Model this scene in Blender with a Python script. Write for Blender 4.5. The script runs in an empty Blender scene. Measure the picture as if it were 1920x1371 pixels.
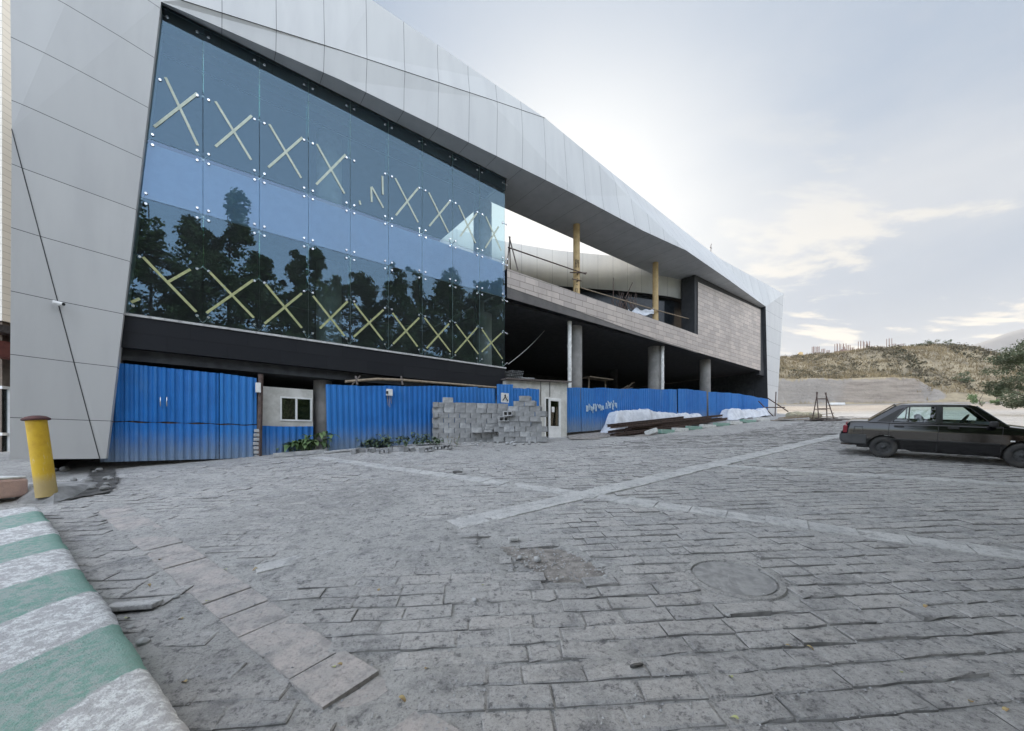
import bpy, bmesh, math, random
import numpy as np
from mathutils import Vector, Matrix
R = math.radians
random.seed(7); rng = np.random.default_rng(7)
HAZE = True
S = bpy.context.scene
COL = S.collection
H = 1.876                      # camera height above the ground at its feet
FPX = 750.0                    # focal length in photo pixels (photo is 1920 wide)

# ---------------------------------------------------------------- camera
cd = bpy.data.cameras.new('camera'); cam = bpy.data.objects.new('camera', cd); COL.objects.link(cam)
cam.location = (0, 0, H); cam.rotation_euler = (R(90), 0, 0)
cd.sensor_width = 36; cd.lens = FPX/1920*36; cd.shift_y = (830-685.5)/1920
cd.clip_start = 0.05; cd.clip_end = 30000
S.camera = cam

# ---------------------------------------------------------------- sky, sun, exposure
SUN_AZ, SUN_EL = 8.0, 28.0    # degrees right of the view direction, degrees above horizon
sd = Vector((math.sin(R(SUN_AZ))*math.cos(R(SUN_EL)), math.cos(R(SUN_AZ))*math.cos(R(SUN_EL)), math.sin(R(SUN_EL))))
sl = bpy.data.lights.new('sun', 'SUN'); sl.energy = 2.2; sl.angle = R(9.0); sl.color = (1, .88, .72)
so = bpy.data.objects.new('sun', sl); COL.objects.link(so)
so.rotation_euler = sd.to_track_quat('Z', 'Y').to_euler()
W = bpy.data.worlds.new('World'); S.world = W; W.use_nodes = True
nt = W.node_tree; nt.nodes.clear()
def N(t, **k):
    n = nt.nodes.new(t)
    for a, b in k.items():
        if a.startswith('i_'): n.inputs[int(a[2:])].default_value = b
        else: setattr(n, a, b)
    return n
def L(a, b): nt.links.new(a, b)
def wmath(op, a, b=None, c=None, clamp=False):
    n = N('ShaderNodeMath', operation=op); n.use_clamp = clamp
    for i, v in enumerate((a, b, c)):
        if v is None: continue
        if isinstance(v, (int, float)): n.inputs[i].default_value = v
        else: L(v, n.inputs[i])
    return n.outputs[0]
def wmix(f, a, b):
    n = N('ShaderNodeMix', data_type='RGBA')
    for k, v in ((0, f), (6, a), (7, b)):
        if isinstance(v, (int, float)): n.inputs[k].default_value = v
        elif isinstance(v, tuple): n.inputs[k].default_value = v
        else: L(v, n.inputs[k])
    return n.outputs[2]
def wramp(f, a, b, smooth=True):
    n = N('ShaderNodeMapRange'); n.interpolation_type = 'SMOOTHSTEP' if smooth else 'LINEAR'
    L(f, n.inputs[0]); n.inputs[1].default_value = a; n.inputs[2].default_value = b
    return n.outputs[0]
sky = N('ShaderNodeTexSky', sky_type='NISHITA'); sky.sun_disc = False
sky.sun_elevation = R(SUN_EL); sky.sun_rotation = R(SUN_AZ)
sky.air_density = 1.0; sky.dust_density = 1.2; sky.ozone_density = 1.2
tc = N('ShaderNodeTexCoord'); sep = N('ShaderNodeSeparateXYZ'); L(tc.outputs['Generated'], sep.inputs[0])
zz = wmath('MAXIMUM', wmath('ADD', sep.outputs[2], .10), .06)
px_ = wmath('DIVIDE', sep.outputs[0], zz); py_ = wmath('DIVIDE', sep.outputs[1], zz)
cmb = N('ShaderNodeCombineXYZ'); L(px_, cmb.inputs[0]); L(py_, cmb.inputs[1])
def wnoise(scale, detail, rough, off=(0,0,0), stretch=(1,1,1), dist=0.):
    mp = N('ShaderNodeMapping'); L(cmb.outputs[0], mp.inputs[0]); mp.inputs[1].default_value = off; mp.inputs[3].default_value = stretch
    n = N('ShaderNodeTexNoise'); L(mp.outputs[0], n.inputs['Vector']); n.inputs['Scale'].default_value = scale
    n.inputs['Detail'].default_value = detail; n.inputs['Roughness'].default_value = rough; n.inputs['Distortion'].default_value = dist
    return n.outputs[0]
dot = N('ShaderNodeVectorMath', operation='DOT_PRODUCT'); L(tc.outputs['Generated'], dot.inputs[0]); dot.inputs[1].default_value = sd
sunward = dot.outputs['Value']
veil = wnoise(.55, 6, .55, off=(3.1, 1.7, 0), stretch=(1, .7, 1), dist=.4)      # broad thin high cloud
puff = wnoise(1.9, 8, .60, off=(.4, 5.3, 0), stretch=(.75, 1.5, 1), dist=.25)     # small lit puffs
front = wramp(sunward, .05, .78)                                              # the veil lies towards the sun
veilm = wmath('MULTIPLY', wramp(veil, .42, .70), wmath('MULTIPLY_ADD', front, .75, .08))
low = wramp(sep.outputs[2], .12, .66)
puffm = wmath('MULTIPLY', wramp(puff, .515, .61), wmath('MULTIPLY', wmath('SUBTRACT', 1.0, low), wmath('MULTIPLY_ADD', front, .8, .1)))
glow = wmath('POWER', wmath('MAXIMUM', sunward, 0.), 20.)
hz = wmath('POWER', wmath('SUBTRACT', 1.0, wmath('MAXIMUM', sep.outputs[2], 0.), None, True), 5.)
gain = N('ShaderNodeVectorMath', operation='SCALE'); L(sky.outputs[0], gain.inputs[0]); L(wmath('MULTIPLY_ADD', wramp(sunward, .55, -.35), 3.1, 1.0), gain.inputs[3])   # gain added opposite the sun to lift the ambient light
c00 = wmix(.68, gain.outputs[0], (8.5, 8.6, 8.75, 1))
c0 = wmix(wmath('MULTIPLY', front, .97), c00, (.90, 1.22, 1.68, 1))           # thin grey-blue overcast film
c1 = wmix(veilm, c0, (2.1, 2.2, 2.35, 1))
c2 = wmix(wmath('MULTIPLY', hz, .85), c1, (2.25, 1.95, 1.60, 1))
c3 = wmix(wmath('MULTIPLY', puffm, .95), c2, (3.3, 3.0, 2.5, 1))
c4 = wmix(wmath('MULTIPLY', glow, .8), c3, (4.2, 4.1, 3.9, 1))
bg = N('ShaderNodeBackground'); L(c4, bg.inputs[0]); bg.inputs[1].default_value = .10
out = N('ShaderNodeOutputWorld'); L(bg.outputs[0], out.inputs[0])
S.view_settings.view_transform = 'Standard'; S.view_settings.look = 'None'
S.view_settings.gamma = 1; S.view_settings.use_curve_mapping = False
S.view_settings.exposure = 1.65
S.cycles.max_bounces = 8; S.cycles.transparent_max_bounces = 16; S.cycles.diffuse_bounces = 3

# ---------------------------------------------------------------- coordinates
F0 = Vector((-10.185, 10.5)); FD = Vector((.7914, .6113)); FN = Vector((.6113, -.7914))
def FS(s, h, n=0.):            # along the facade, height above camera level, out from the glass
    p = F0 + FD*s + FN*n
    return Vector((p.x, p.y, H+h))
def FP(x, y, n=0.):            # survey point of the photo on a plane parallel to the facade
    u = (x-960)/FPX; a = F0 + FN*n
    s = (u*a.y - a.x)/(FD.x - u*FD.y)
    p = a + FD*s
    return Vector((p.x, p.y, H+(830-y)/FPX*p.y))
def SN(p):
    q = Vector((p[0], p[1])) - F0
    return q.dot(FD), q.dot(FN)
def sst(a, b, x):
    t = np.clip((np.asarray(x, float)-a)/(b-a), 0, 1); return t*t*(3-2*t)
def G(X, Y):                   # ground height: a slope rising away from the camera
    X = np.asarray(X, float); Y = np.asarray(Y, float)
    g = .0123*X + .1256*np.where(Y > 0, Y, np.maximum(Y, -60)*.5) - .37*sst(16, 20, Y)
    Xc = np.clip(X, -150, 150); g = g + .0123*(Xc-X)
    far = np.maximum(Y-60, 0); g = g - .1256*far + .07*far
    b = np.maximum(Y-150, 0); g = g - .07*b
    return g
def Gv(X, Y, dz=0.): return Vector((X, Y, float(G(X, Y))+dz))
def GP(x, y, dz=0.):           # survey point of the photo on the ground
    u = (x-960)/FPX; v = (830-y)/FPX; lo, hi = .3, 140.
    f = lambda Z: (H+v*Z) - (float(G(u*Z, Z))+dz)
    prev = lo
    for Z in np.linspace(lo, hi, 1500):
        if f(Z) < 0 and True:
            a, b = prev, Z
            for _ in range(30):
                m = (a+b)/2
                if f(m) < 0: b = m
                else: a = m
            Z = (a+b)/2; return Vector((u*Z, Z, H+v*Z))
        prev = Z
    Z = hi; return Vector((u*Z, Z, H+v*Z))
def at(x, y, Z): return Vector(((x-960)/FPX*Z, Z, H+(830-y)/FPX*Z))
def _hash(i, j, k):
    n = (i*374761393 + j*668265263 + k*1442695041) & 0xffffffff
    n = ((n ^ (n >> 13))*1274126177) & 0xffffffff
    return ((n ^ (n >> 16)) & 0xffff)/65535.
def vn(x, y, k=0):             # value noise 0..1
    x = np.asarray(x, float); y = np.asarray(y, float)
    i = np.floor(x).astype(np.int64); j = np.floor(y).astype(np.int64); fx = x-i; fy = y-j
    fx = fx*fx*(3-2*fx); fy = fy*fy*(3-2*fy)
    a = _hash(i, j, k)*(1-fx)+_hash(i+1, j, k)*fx; b = _hash(i, j+1, k)*(1-fx)+_hash(i+1, j+1, k)*fx
    return a*(1-fy)+b*fy
def fbm(x, y, k=0, o=4):
    t = 0; a = .5
    for q in range(o): t = t+a*vn(x*2**q, y*2**q, k+q); a *= .5
    return t/(1-.5**o)

# ---------------------------------------------------------------- mesh building
ROOTM = {}
class MB:
    def __init__(s): s.v = []; s.f = []; s.m = []; s.uv = []; s.sm = []; s.col = None
    def face(s, pts, mi=0, uv=None, smooth=False):
        b = len(s.v); s.v += [tuple(p) for p in pts]; s.f.append(tuple(range(b, b+len(pts)))); s.m.append(mi)
        s.uv.append(uv); s.sm.append(smooth)
    def mesh(s, vs, fs, mi=0, smooth=False):
        b = len(s.v); s.v += [tuple(p) for p in vs]
        for f in fs: s.f.append(tuple(b+i for i in f)); s.m.append(mi); s.uv.append(None); s.sm.append(smooth)
    def box(s, c, d, rz=0., mi=0, M=None, bev=0.):
        x, y, z = [q/2 for q in d]
        M = M or (Matrix.Translation(c) @ Matrix.Rotation(rz, 4, 'Z'))
        if bev:
            bm = bmesh.new(); bmesh.ops.create_cube(bm, size=1)
            for v in bm.verts: v.co = Vector((v.co.x*d[0], v.co.y*d[1], v.co.z*d[2]))
            bmesh.ops.bevel(bm, geom=bm.edges[:], offset=bev, segments=2, affect='EDGES', profile=.5)
            s.bm(bm, M, mi); return
        vs = [M @ Vector((a*x, b*y, c2*z)) for a in (-1, 1) for b in (-1, 1) for c2 in (-1, 1)]
        s.mesh(vs, [(0,1,3,2),(4,6,7,5),(0,4,5,1),(2,3,7,6),(0,2,6,4),(1,5,7,3)], mi)
    def bm(s, bm, M=None, mi=0, smooth=False):
        bm.verts.ensure_lookup_table()
        vs = [(M @ v.co) if M else v.co for v in bm.verts]
        s.mesh(vs, [[v.index for v in f.verts] for f in bm.faces], mi, smooth); bm.free()
    def bar(s, a, b, w, h=None, mi=0, up=(0,0,1)):
        a = Vector(a); b = Vector(b); h = h or w; d = b-a; ln = d.length
        if ln < 1e-6: return
        d.normalize(); u = Vector(up)
        if abs(d.dot(u)) > .98: u = Vector((1,0,0))
        x = d.cross(u).normalized(); y = x.cross(d)
        M = Matrix(((x.x,y.x,d.x,(a.x+b.x)/2),(x.y,y.y,d.y,(a.y+b.y)/2),(x.z,y.z,d.z,(a.z+b.z)/2),(0,0,0,1)))
        s.box(None, (w, h, ln), M=M, mi=mi)
    def tube(s, pts, r, seg=8, mi=0, cap=True, smooth=True):
        pts = [Vector(p) for p in pts]; n = len(pts)
        rs = r if isinstance(r, (list, tuple)) else [r]*n
        vs = []; ref = None
        for i, p in enumerate(pts):
            d = (pts[min(i+1, n-1)]-pts[max(i-1, 0)]).normalized()
            if ref is None:
                ref = Vector((0,0,1)) if abs(d.z) < .9 else Vector((1,0,0))
            x = (ref - d*ref.dot(d)).normalized(); y = d.cross(x); ref = x
            for k in range(seg):
                a = 2*math.pi*k/seg; vs.append(p + (x*math.cos(a)+y*math.sin(a))*rs[i])
        fs = [(i*seg+k, i*seg+(k+1)%seg, (i+1)*seg+(k+1)%seg, (i+1)*seg+k) for i in range(n-1) for k in range(seg)]
        s.mesh(vs, fs, mi, smooth)
        if cap:
            s.face([vs[k] for k in range(seg)][::-1], mi); s.face([vs[(n-1)*seg+k] for k in range(seg)], mi)
    def lathe(s, prof, M=None, seg=24, mi=0, smooth=True, cap=True):
        vs = [(M or Matrix()) @ Vector((r*math.cos(2*math.pi*k/seg), r*math.sin(2*math.pi*k/seg), z)) for r, z in prof for k in range(seg)]
        n = len(prof)
        s.mesh(vs, [(i*seg+k, i*seg+(k+1)%seg, (i+1)*seg+(k+1)%seg, (i+1)*seg+k) for i in range(n-1) for k in range(seg)], mi, smooth)
        if cap:
            s.face(vs[:seg][::-1], mi); s.face(vs[(n-1)*seg:], mi)
    def prism(s, pts, off, mi=0, cap=True):   # planar polygon extruded by a vector
        pts = [Vector(p) for p in pts]; o = Vector(off); q = [p+o for p in pts]
        s.face(pts, mi)
        s.face(q[::-1], mi)
        for i in range(len(pts)):
            j = (i+1) % len(pts); s.face([pts[j], pts[i], q[i], q[j]], mi)
    def grid(s, P, mi=0, smooth=True, uv=None):    # P[i][j] points
        b = len(s.v); n, m = len(P), len(P[0])
        for r in P: s.v += [tuple(p) for p in r]
        for i in range(n-1):
            for j in range(m-1):
                s.f.append((b+i*m+j, b+(i+1)*m+j, b+(i+1)*m+j+1, b+i*m+j+1)); s.m.append(mi); s.sm.append(smooth)
                s.uv.append(None if uv is None else [uv[i][j], uv[i+1][j], uv[i+1][j+1], uv[i][j+1]])
    def build(s, name, mats, parent=None, merge=0., fixn=False):
        me = bpy.data.meshes.new(name)
        vs = s.v
        if parent is not None and parent.name in ROOTM:
            A = np.array(ROOTM[parent.name].inverted()); V = np.array([tuple(v) for v in vs], float)
            vs = (V @ A[:3,:3].T + A[:3,3]).tolist()
        me.from_pydata(vs, [], s.f)
        mats = mats if isinstance(mats, (list, tuple)) else [mats]
        for m in mats: me.materials.append(m)
        me.polygons.foreach_set('material_index', s.m); me.polygons.foreach_set('use_smooth', s.sm)
        if any(u is not None for u in s.uv):
            ul = me.uv_layers.new(name='UVMap'); arr = []
            for f, u in zip(s.f, s.uv):
                for k in range(len(f)): arr += list(u[k]) if u is not None else [.5, .5]
            ul.data.foreach_set('uv', arr)
        if s.col is not None:
            ca = me.color_attributes.new('tone', 'FLOAT_COLOR', 'POINT')
            ca.data.foreach_set('color', np.asarray(s.col, np.float32).ravel())
        if merge or fixn:
            bm = bmesh.new(); bm.from_mesh(me)
            if merge: bmesh.ops.remove_doubles(bm, verts=bm.verts[:], dist=merge)
            if fixn: bmesh.ops.recalc_face_normals(bm, faces=bm.faces[:])
            bm.to_mesh(me); bm.free()
        me.update()
        o = bpy.data.objects.new(name, me); COL.objects.link(o)
        if parent is not None:
            o.parent = parent
            if parent.name in ROOTM: ROOTM[o.name] = ROOTM[parent.name]
        return o
def tag(o, label=None, cat=None, group=None, kind=None):
    if label: o['label'] = label
    if cat: o['category'] = cat
    if group: o['group'] = group
    if kind: o['kind'] = kind
    return o
def empty(name, loc, label, cat, group=None, rot=None, world=True):
    o = bpy.data.objects.new(name, None); COL.objects.link(o); o.empty_display_size = .3
    M = Matrix.Translation(loc)
    if rot is not None: M = M @ rot.to_4x4()
    o.matrix_world = M; o.location = loc
    if rot is not None: o.rotation_euler = rot.to_euler()
    if world: ROOTM[o.name] = M
    return tag(o, label, cat, group)
def copy_tree(o, parent=None):
    c = o.copy(); COL.objects.link(c)
    if parent is not None: c.parent = parent
    for ch in [x for x in list(COL.objects) if x.parent == o]: copy_tree(ch, c)
    return c
def set_pose(o, loc, rot=None):
    o.location = loc
    if rot is not None: o.rotation_euler = rot
def thing(mb, name, mat, label, cat, group=None, base=None):   # a thing that is one mesh; its origin goes to its base
    V = np.array([tuple(v) for v in mb.v]); b = Vector(base) if base is not None else Vector((V[:,0].mean(), V[:,1].mean(), V[:,2].min()))
    mb.v = [tuple(v) for v in (V-np.array(b))]
    o = mb.build(name, mat); o.location = b
    return tag(o, label, cat, group)

# ---------------------------------------------------------------- materials
class NT:
    def __init__(s, name):
        s.m = bpy.data.materials.new(name); s.m.use_nodes = True; s.t = s.m.node_tree; s.t.nodes.clear()
        s.out = s.t.nodes.new('ShaderNodeOutputMaterial'); s.tc = s.t.nodes.new('ShaderNodeTexCoord')
    def n(s, t, ins=None, **k):
        n = s.t.nodes.new(t)
        for a, b in k.items(): setattr(n, a, b)
        for a, b in (ins or {}).items():
            if hasattr(b, 'links'): s.t.links.new(b, n.inputs[a])
            else: n.inputs[a].default_value = b
        return n
    def l(s, a, b): s.t.links.new(a, b)
    def math(s, op, a, b=0., c=0., clamp=False):
        n = s.n('ShaderNodeMath', {0: a, 1: b, 2: c}, operation=op); n.use_clamp = clamp; return n.outputs[0]
    def mix(s, f, a, b, blend='MIX'):
        f2 = lambda c: c if hasattr(c, 'links') else (tuple(c)+(1,) if len(c) == 3 else tuple(c))
        n = s.n('ShaderNodeMix', {0: f, 6: f2(a), 7: f2(b)}, data_type='RGBA', blend_type=blend); return n.outputs[2]
    def noise(s, scale, detail=5, rough=.55, vec=None, dist=0., stretch=None):
        vec = vec or s.tc.outputs['Object']
        if stretch:
            mp = s.n('ShaderNodeMapping', {0: vec, 3: stretch}); vec = mp.outputs[0]
        return s.n('ShaderNodeTexNoise', {'Vector': vec, 'Scale': scale, 'Detail': detail, 'Roughness': rough, 'Distortion': dist}).outputs[0]
    def ramp(s, f, a, b, lo=0., hi=1.):
        return s.n('ShaderNodeMapRange', {0: f, 1: a, 2: b, 3: lo, 4: hi}, interpolation_type='SMOOTHSTEP').outputs[0]
    def bump(s, h, dist=.01, strength=1., nrm=None):
        ins = {'Height': h, 'Distance': dist, 'Strength': strength}
        if nrm is not None: ins['Normal'] = nrm
        return s.n('ShaderNodeBump', ins).outputs[0]
    def pbr(s, color, rough=.7, metal=0., nrm=None, spec=.5, **k):
        c = color if hasattr(color, 'links') else tuple(color)+(1,)
        ins = {'Base Color': c, 'Roughness': rough, 'Metallic': metal, 'Specular IOR Level': spec}
        if nrm is not None: ins['Normal'] = nrm
        ins.update(k)
        b = s.n('ShaderNodeBsdfPrincipled', ins); s.l(b.outputs[0], s.out.inputs[0]); return s.m
def speckled(name, c1, c2, scale=3.):
    t = NT(name); c = t.mix(t.ramp(t.noise(scale, 6, .6), .35, .65), c1, c2); n5 = t.noise(36., 8, .82); n4 = t.noise(7., 6, .7)
    c = t.mix(t.math('MULTIPLY', t.ramp(n4, .48, .64), .55), c, (.22, .22, .22))
    c = t.mix(t.math('MULTIPLY', t.ramp(n5, .50, .36), .5), c, (.12, .12, .125)); c = t.mix(t.math('MULTIPLY', t.ramp(n5, .54, .70), .4), c, (.60, .60, .58))
    return t.pbr(c, .93, 0., t.bump(t.math('ADD', n5, n4), .018, .9), .2)
def simple(name, c1, c2=None, scale=4., rough=.7, metal=0., bump=.0, bscale=40., spec=.5, lo=.35, hi=.65, stretch=None, **k):
    t = NT(name); c2 = c2 or tuple(min(1, x*.72) for x in c1)
    f = t.ramp(t.noise(scale, 6, .6, stretch=stretch), lo, hi)
    col = t.mix(f, c1, c2)
    nr = t.bump(t.noise(bscale, 4, .6), bump) if bump else None
    return t.pbr(col, rough, metal, nr, spec, **k)
M = {}
def cladding(name, c, c2):
    t = NT(name); sp = t.n('ShaderNodeSeparateXYZ', {0: t.tc.outputs['UV']})
    a = t.math('PINGPONG', sp.outputs[0], .5); b = t.math('PINGPONG', sp.outputs[1], .5)
    ln = t.math('LESS_THAN', t.math('MINIMUM', a, b), .0055)
    # every panel a hair different, plus faint rain streaks
    fl = t.n('ShaderNodeCombineXYZ', {0: t.math('FLOOR', sp.outputs[0]), 1: t.math('FLOOR', sp.outputs[1])})
    wn = t.n('ShaderNodeTexWhiteNoise', {'Vector': fl.outputs[0]}, noise_dimensions='3D').outputs[0]
    base = t.mix(t.ramp(t.noise(1.6, 5, .6, stretch=(1, 1, .18)), .35, .7), c, c2)
    base = t.mix(t.math('MULTIPLY', wn, .16), base, (.33, .35, .37))
    col = t.mix(ln, base, (.09, .092, .095))
    return t.pbr(col, t.math('MULTIPLY_ADD', ln, .3, .55), .0, t.bump(t.noise(.7, 3, .5), .01, .2), .35)
M['clad'] = cladding('aluminium_cladding', (.53, .53, .52), (.485, .485, .48))
M['clad_pale'] = cladding('cream_cladding', (.62, .61, .56), (.56, .55, .52))
M['joint'] = simple('joint_gap', (.03, .032, .035))
def glassmat(name, refl, tint, trans, rough=.0, fk=.8, veil=0.):
    t = NT(name)
    fr = t.n('ShaderNodeFresnel', {'IOR': 1.5}).outputs[0]
    f = t.math('MULTIPLY_ADD', fr, fk, refl, True)
    nr = t.bump(t.noise(.55, 2, .5), .012, .35)
    g = t.n('ShaderNodeBsdfGlossy', {'Color': tuple(tint)+(1,), 'Roughness': rough, 'Normal': nr})
    tr = t.n('ShaderNodeBsdfTransparent', {0: tuple(trans)+(1,)})
    mx = t.n('ShaderNodeMixShader', {0: f}); t.l(tr.outputs[0], mx.inputs[1]); t.l(g.outputs[0], mx.inputs[2]); o_ = mx.outputs[0]
    if veil:      # dust on the pane
        df = t.n('ShaderNodeBsdfDiffuse', {0: (.50, .56, .56, 1)}); m2 = t.n('ShaderNodeMixShader', {0: t.ramp(t.noise(.8, 5, .6, stretch=(1, 1, .3)), .2, .8, veil*.6, veil*1.4)}); t.l(o_, m2.inputs[1]); t.l(df.outputs[0], m2.inputs[2]); o_ = m2.outputs[0]
    t.l(o_, t.out.inputs[0])
    return t.m
M['glass'] = glassmat('facade_glass', .078, (.44, .68, .88), (.60, .74, .74), veil=.028)
M['glass_sp'] = glassmat('spandrel_glass', .12, (.46, .64, .88), (.60, .74, .74), veil=.05)
M['carglass'] = glassmat('car_glass', .03, (1, 1, 1), (.68, .79, .79))
M['darkglass'] = simple('dark_glazing', (.022, .027, .032), (.015, .018, .022), rough=.16, spec=.3)
M['winglass'] = glassmat('window_glass', .0, (1, 1, 1), (.45, .48, .48), fk=.45)
M['fin'] = glassmat('fin_glass', .16, (.7, 1, .95), (.55, .80, .78))
M['gedge'] = simple('glass_edge', (.45, .62, .62), rough=.3)
M['spandrel'] = simple('spandrel_backing', (.19, .32, .50), (.17, .29, .46), rough=.8)
M['chrome'] = simple('stainless_steel', (.75, .76, .78), rough=.25, metal=1.)
M['tape'] = simple('masking_tape', (.38, .39, .19), (.28, .30, .14), scale=8, rough=.7)
M['tape_pale'] = simple('faded_tape', (.50, .54, .45), (.42, .46, .38), scale=8, rough=.7)
def tiles(name, c1, c2, mortar, w, h, stain=.4, rough=.5, ms=.012, spec=.4):
    t = NT(name)
    br = t.n('ShaderNodeTexBrick', {'Vector': t.tc.outputs['UV'], 'Color1': c1+(1,), 'Color2': c2+(1,), 'Mortar': mortar+(1,), 'Scale': 1., 'Mortar Size': ms, 'Brick Width': w, 'Row Height': h, 'Bias': 0.})
    br.offset = .37
    st = t.ramp(t.noise(1.1, 6, .65, stretch=(1, 1, .25)), .45, .75)
    col = t.mix(t.math('MULTIPLY', st, stain), br.outputs[0], tuple(x*.45 for x in c1))
    return t.pbr(col, rough, 0., t.bump(t.math('SUBTRACT', 1., br.outputs['Fac']), .006), spec)
M['stone'] = tiles('stone_tile', (.50, .435, .385), (.37, .325, .295), (.17, .15, .135), .85, .30)
M['granite'] = tiles('black_granite', (.013, .014, .017), (.018, .019, .022), (.007, .007, .008), 1.36, .45, .2, .55, .004, .18)
M['concrete'] = simple('raw_concrete', (.30, .29, .275), (.20, .195, .185), scale=1.3, rough=.9, bump=.01, bscale=14)
M['dark'] = simple('shaded_concrete', (.045, .047, .05), (.028, .03, .033), rough=.95)  # interior shade put into the concrete's base colour
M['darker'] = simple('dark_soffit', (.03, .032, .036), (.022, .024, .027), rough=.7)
M['yellow_steel'] = simple('ochre_primer', (.54, .39, .19), (.43, .30, .14), scale=3, rough=.7)
M['plaster'] = simple('dirty_white_plaster', (.62, .61, .57), (.46, .45, .41), scale=2.2, rough=.9, bump=.004)
M['pvc'] = simple('white_pvc', (.74, .74, .71), (.55, .55, .52), scale=5, rough=.5)
M['upvc'] = simple('white_window_profile', (.78, .78, .76), (.68, .68, .66), rough=.4)
M['steel'] = simple('weathered_steel', (.16, .14, .13), (.10, .08, .07), scale=12, rough=.7, metal=.3)
M['rust'] = simple('rusty_steel', (.125, .085, .07), (.07, .05, .045), scale=9, rough=.85, bump=.004)
M['wood'] = simple('grey_timber', (.32, .26, .19), (.22, .17, .12), scale=9, rough=.9)
M['black'] = simple('black_plastic', (.015, .015, .016), rough=.5)
M['white'] = simple('white_paint', (.74, .74, .72), (.62, .62, .60), rough=.6)
M['paper'] = simple('paper', (.78, .78, .76), rough=.9)
M['pink'] = simple('pink_painted_concrete', (.60, .42, .36), (.50, .35, .31), scale=6, rough=.9, bump=.006)
def bluepaint():
    t = NT('blue_painted_sheet')
    sp = t.n('ShaderNodeSeparateXYZ', {0: t.tc.outputs['UV']})          # u along the sheet, v height above its foot
    n1 = t.noise(1.7, 6, .6); n2 = t.noise(7., 6, .7, stretch=(1, 1, .3))
    oi = t.n('ShaderNodeObjectInfo').outputs['Random']
    c = t.mix(t.ramp(n1, .3, .7), (.010, .150, .47), (.006, .115, .38))
    c = t.mix(t.math('MULTIPLY', oi, .55), c, (.035, .20, .50)); c = t.mix(t.math('MULTIPLY', t.ramp(t.noise(2.3, 5, .7, stretch=(1, 1, .15)), .50, .74), .6), c, (.075, .19, .36))
    dirt = t.math('MULTIPLY', t.ramp(t.math('MULTIPLY_ADD', n2, .9, t.math('MULTIPLY', sp.outputs[1], -1.25)), -.75, .45), .80)
    c = t.mix(dirt, c, (.19, .235, .28))
    sc = t.ramp(t.noise(24., 3, .7, stretch=(1, 1, .25)), .70, .78)
    c = t.mix(t.math('MULTIPLY', sc, .5), c, (.16, .25, .40))
    return t.pbr(c, .5, 0., t.bump(t.noise(3., 4, .6), .008), .45)
M['blue'] = bluepaint()
def groundmat(name, dusty):
    t = NT(name)
    n1 = t.noise(.35, 6, .6); n2 = t.noise(3.2, 8, .68); n3 = t.noise(45., 4, .7); n4 = t.noise(14., 6, .72)
    if dusty: a, b, cc = (.49, .483, .465), (.385, .378, .365), (.37, .36, .34)
    else: a, b, cc = (.55, .543, .53), (.46, .455, .447), (.55, .52, .49)
    c = t.mix(t.ramp(n1, .35, .65), a, b)
    if not dusty:
        at_ = t.n('ShaderNodeVertexColor', layer_name='tone'); 
        c = t.mix(at_.outputs[0], t.mix(.30, c, (.29, .29, .292)), t.mix(.5, c, cc))
    if dusty:
        gp = t.n('ShaderNodeSeparateXYZ', {0: t.tc.outputs['Object']}); c = t.mix(t.ramp(gp.outputs[1], 34., 42.), c, t.mix(t.ramp(n1, .4, .6), (.40, .34, .27), (.31, .265, .215)))
    c = t.mix(t.math('MULTIPLY', t.ramp(n2, .47, .66), .55), c, (.22, .222, .225))
    c = t.mix(t.math('MULTIPLY', t.ramp(n4, .52, .68), .55), c, (.60, .60, .585) if not dusty else (.54, .535, .52))
    c = t.mix(t.math('MULTIPLY', t.ramp(n4, .48, .33), .75), c, (.10, .10, .105))
    c = t.mix(t.math('MULTIPLY', t.ramp(n3, .57, .70), .6), c, (.085, .085, .087))
    n5 = t.noise(38., 8, .82); n6 = t.noise(120., 4, .75)
    c = t.mix(t.math('MULTIPLY', t.ramp(n5, .50, .36), .46), c, (.12, .12, .125)); c = t.mix(t.math('MULTIPLY', t.ramp(n5, .54, .70), .5), c, (.62, .62, .60))
    c = t.mix(t.math('MULTIPLY', t.ramp(n6, .48, .34), .34), c, (.10, .10, .105))
    hgt = t.math('ADD', t.math('MULTIPLY', n5, .9), t.math('MULTIPLY', n4, 1.))
    return t.pbr(c, .93, 0., t.bump(hgt, .024, 1.), .2)
M['dust'] = groundmat('dusty_ground', True)
M['paver'] = groundmat('grey_paver', False)
M['joint_dirt_shade'] = simple('joint_dirt_shade', (.27, .265, .255), (.16, .157, .152), scale=6, rough=1.)  # dirty paver sides, darkened further to paint in the joint shade
M['slab'] = speckled('pale_stripe_slab', (.58, .575, .56), (.48, .478, .47), 2.2)
M['slab_pink'] = speckled('pinkish_slab', (.50, .455, .43), (.41, .39, .375), 4.)
M['soil'] = simple('brown_soil', (.36, .335, .31), (.20, .185, .17), scale=9, rough=1., bump=.03, bscale=40)
M['block'] = simple('grey_concrete_block', (.32, .322, .32), (.22, .222, .222), scale=5, rough=.95, bump=.006, bscale=60)
M['block2'] = simple('pale_concrete_block', (.44, .44, .435), (.27, .275, .28), scale=5, rough=.95, bump=.006, bscale=60)
M['tarp'] = simple('white_tarpaulin', (.66, .69, .74), (.50, .53, .58), scale=2.5, rough=.55, bump=.02, bscale=7)
M['leaf'] = simple('dark_leaf', (.09, .16, .06), (.14, .20, .075), scale=1.5, rough=.6)
M['leaf2'] = simple('grey_green_leaf', (.13, .18, .11), (.08, .12, .07), scale=2.5, rough=.7)
M['leaf3'] = simple('acacia_leaf', (.085, .11, .055), (.12, .135, .08), scale=1., rough=.7)
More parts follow.
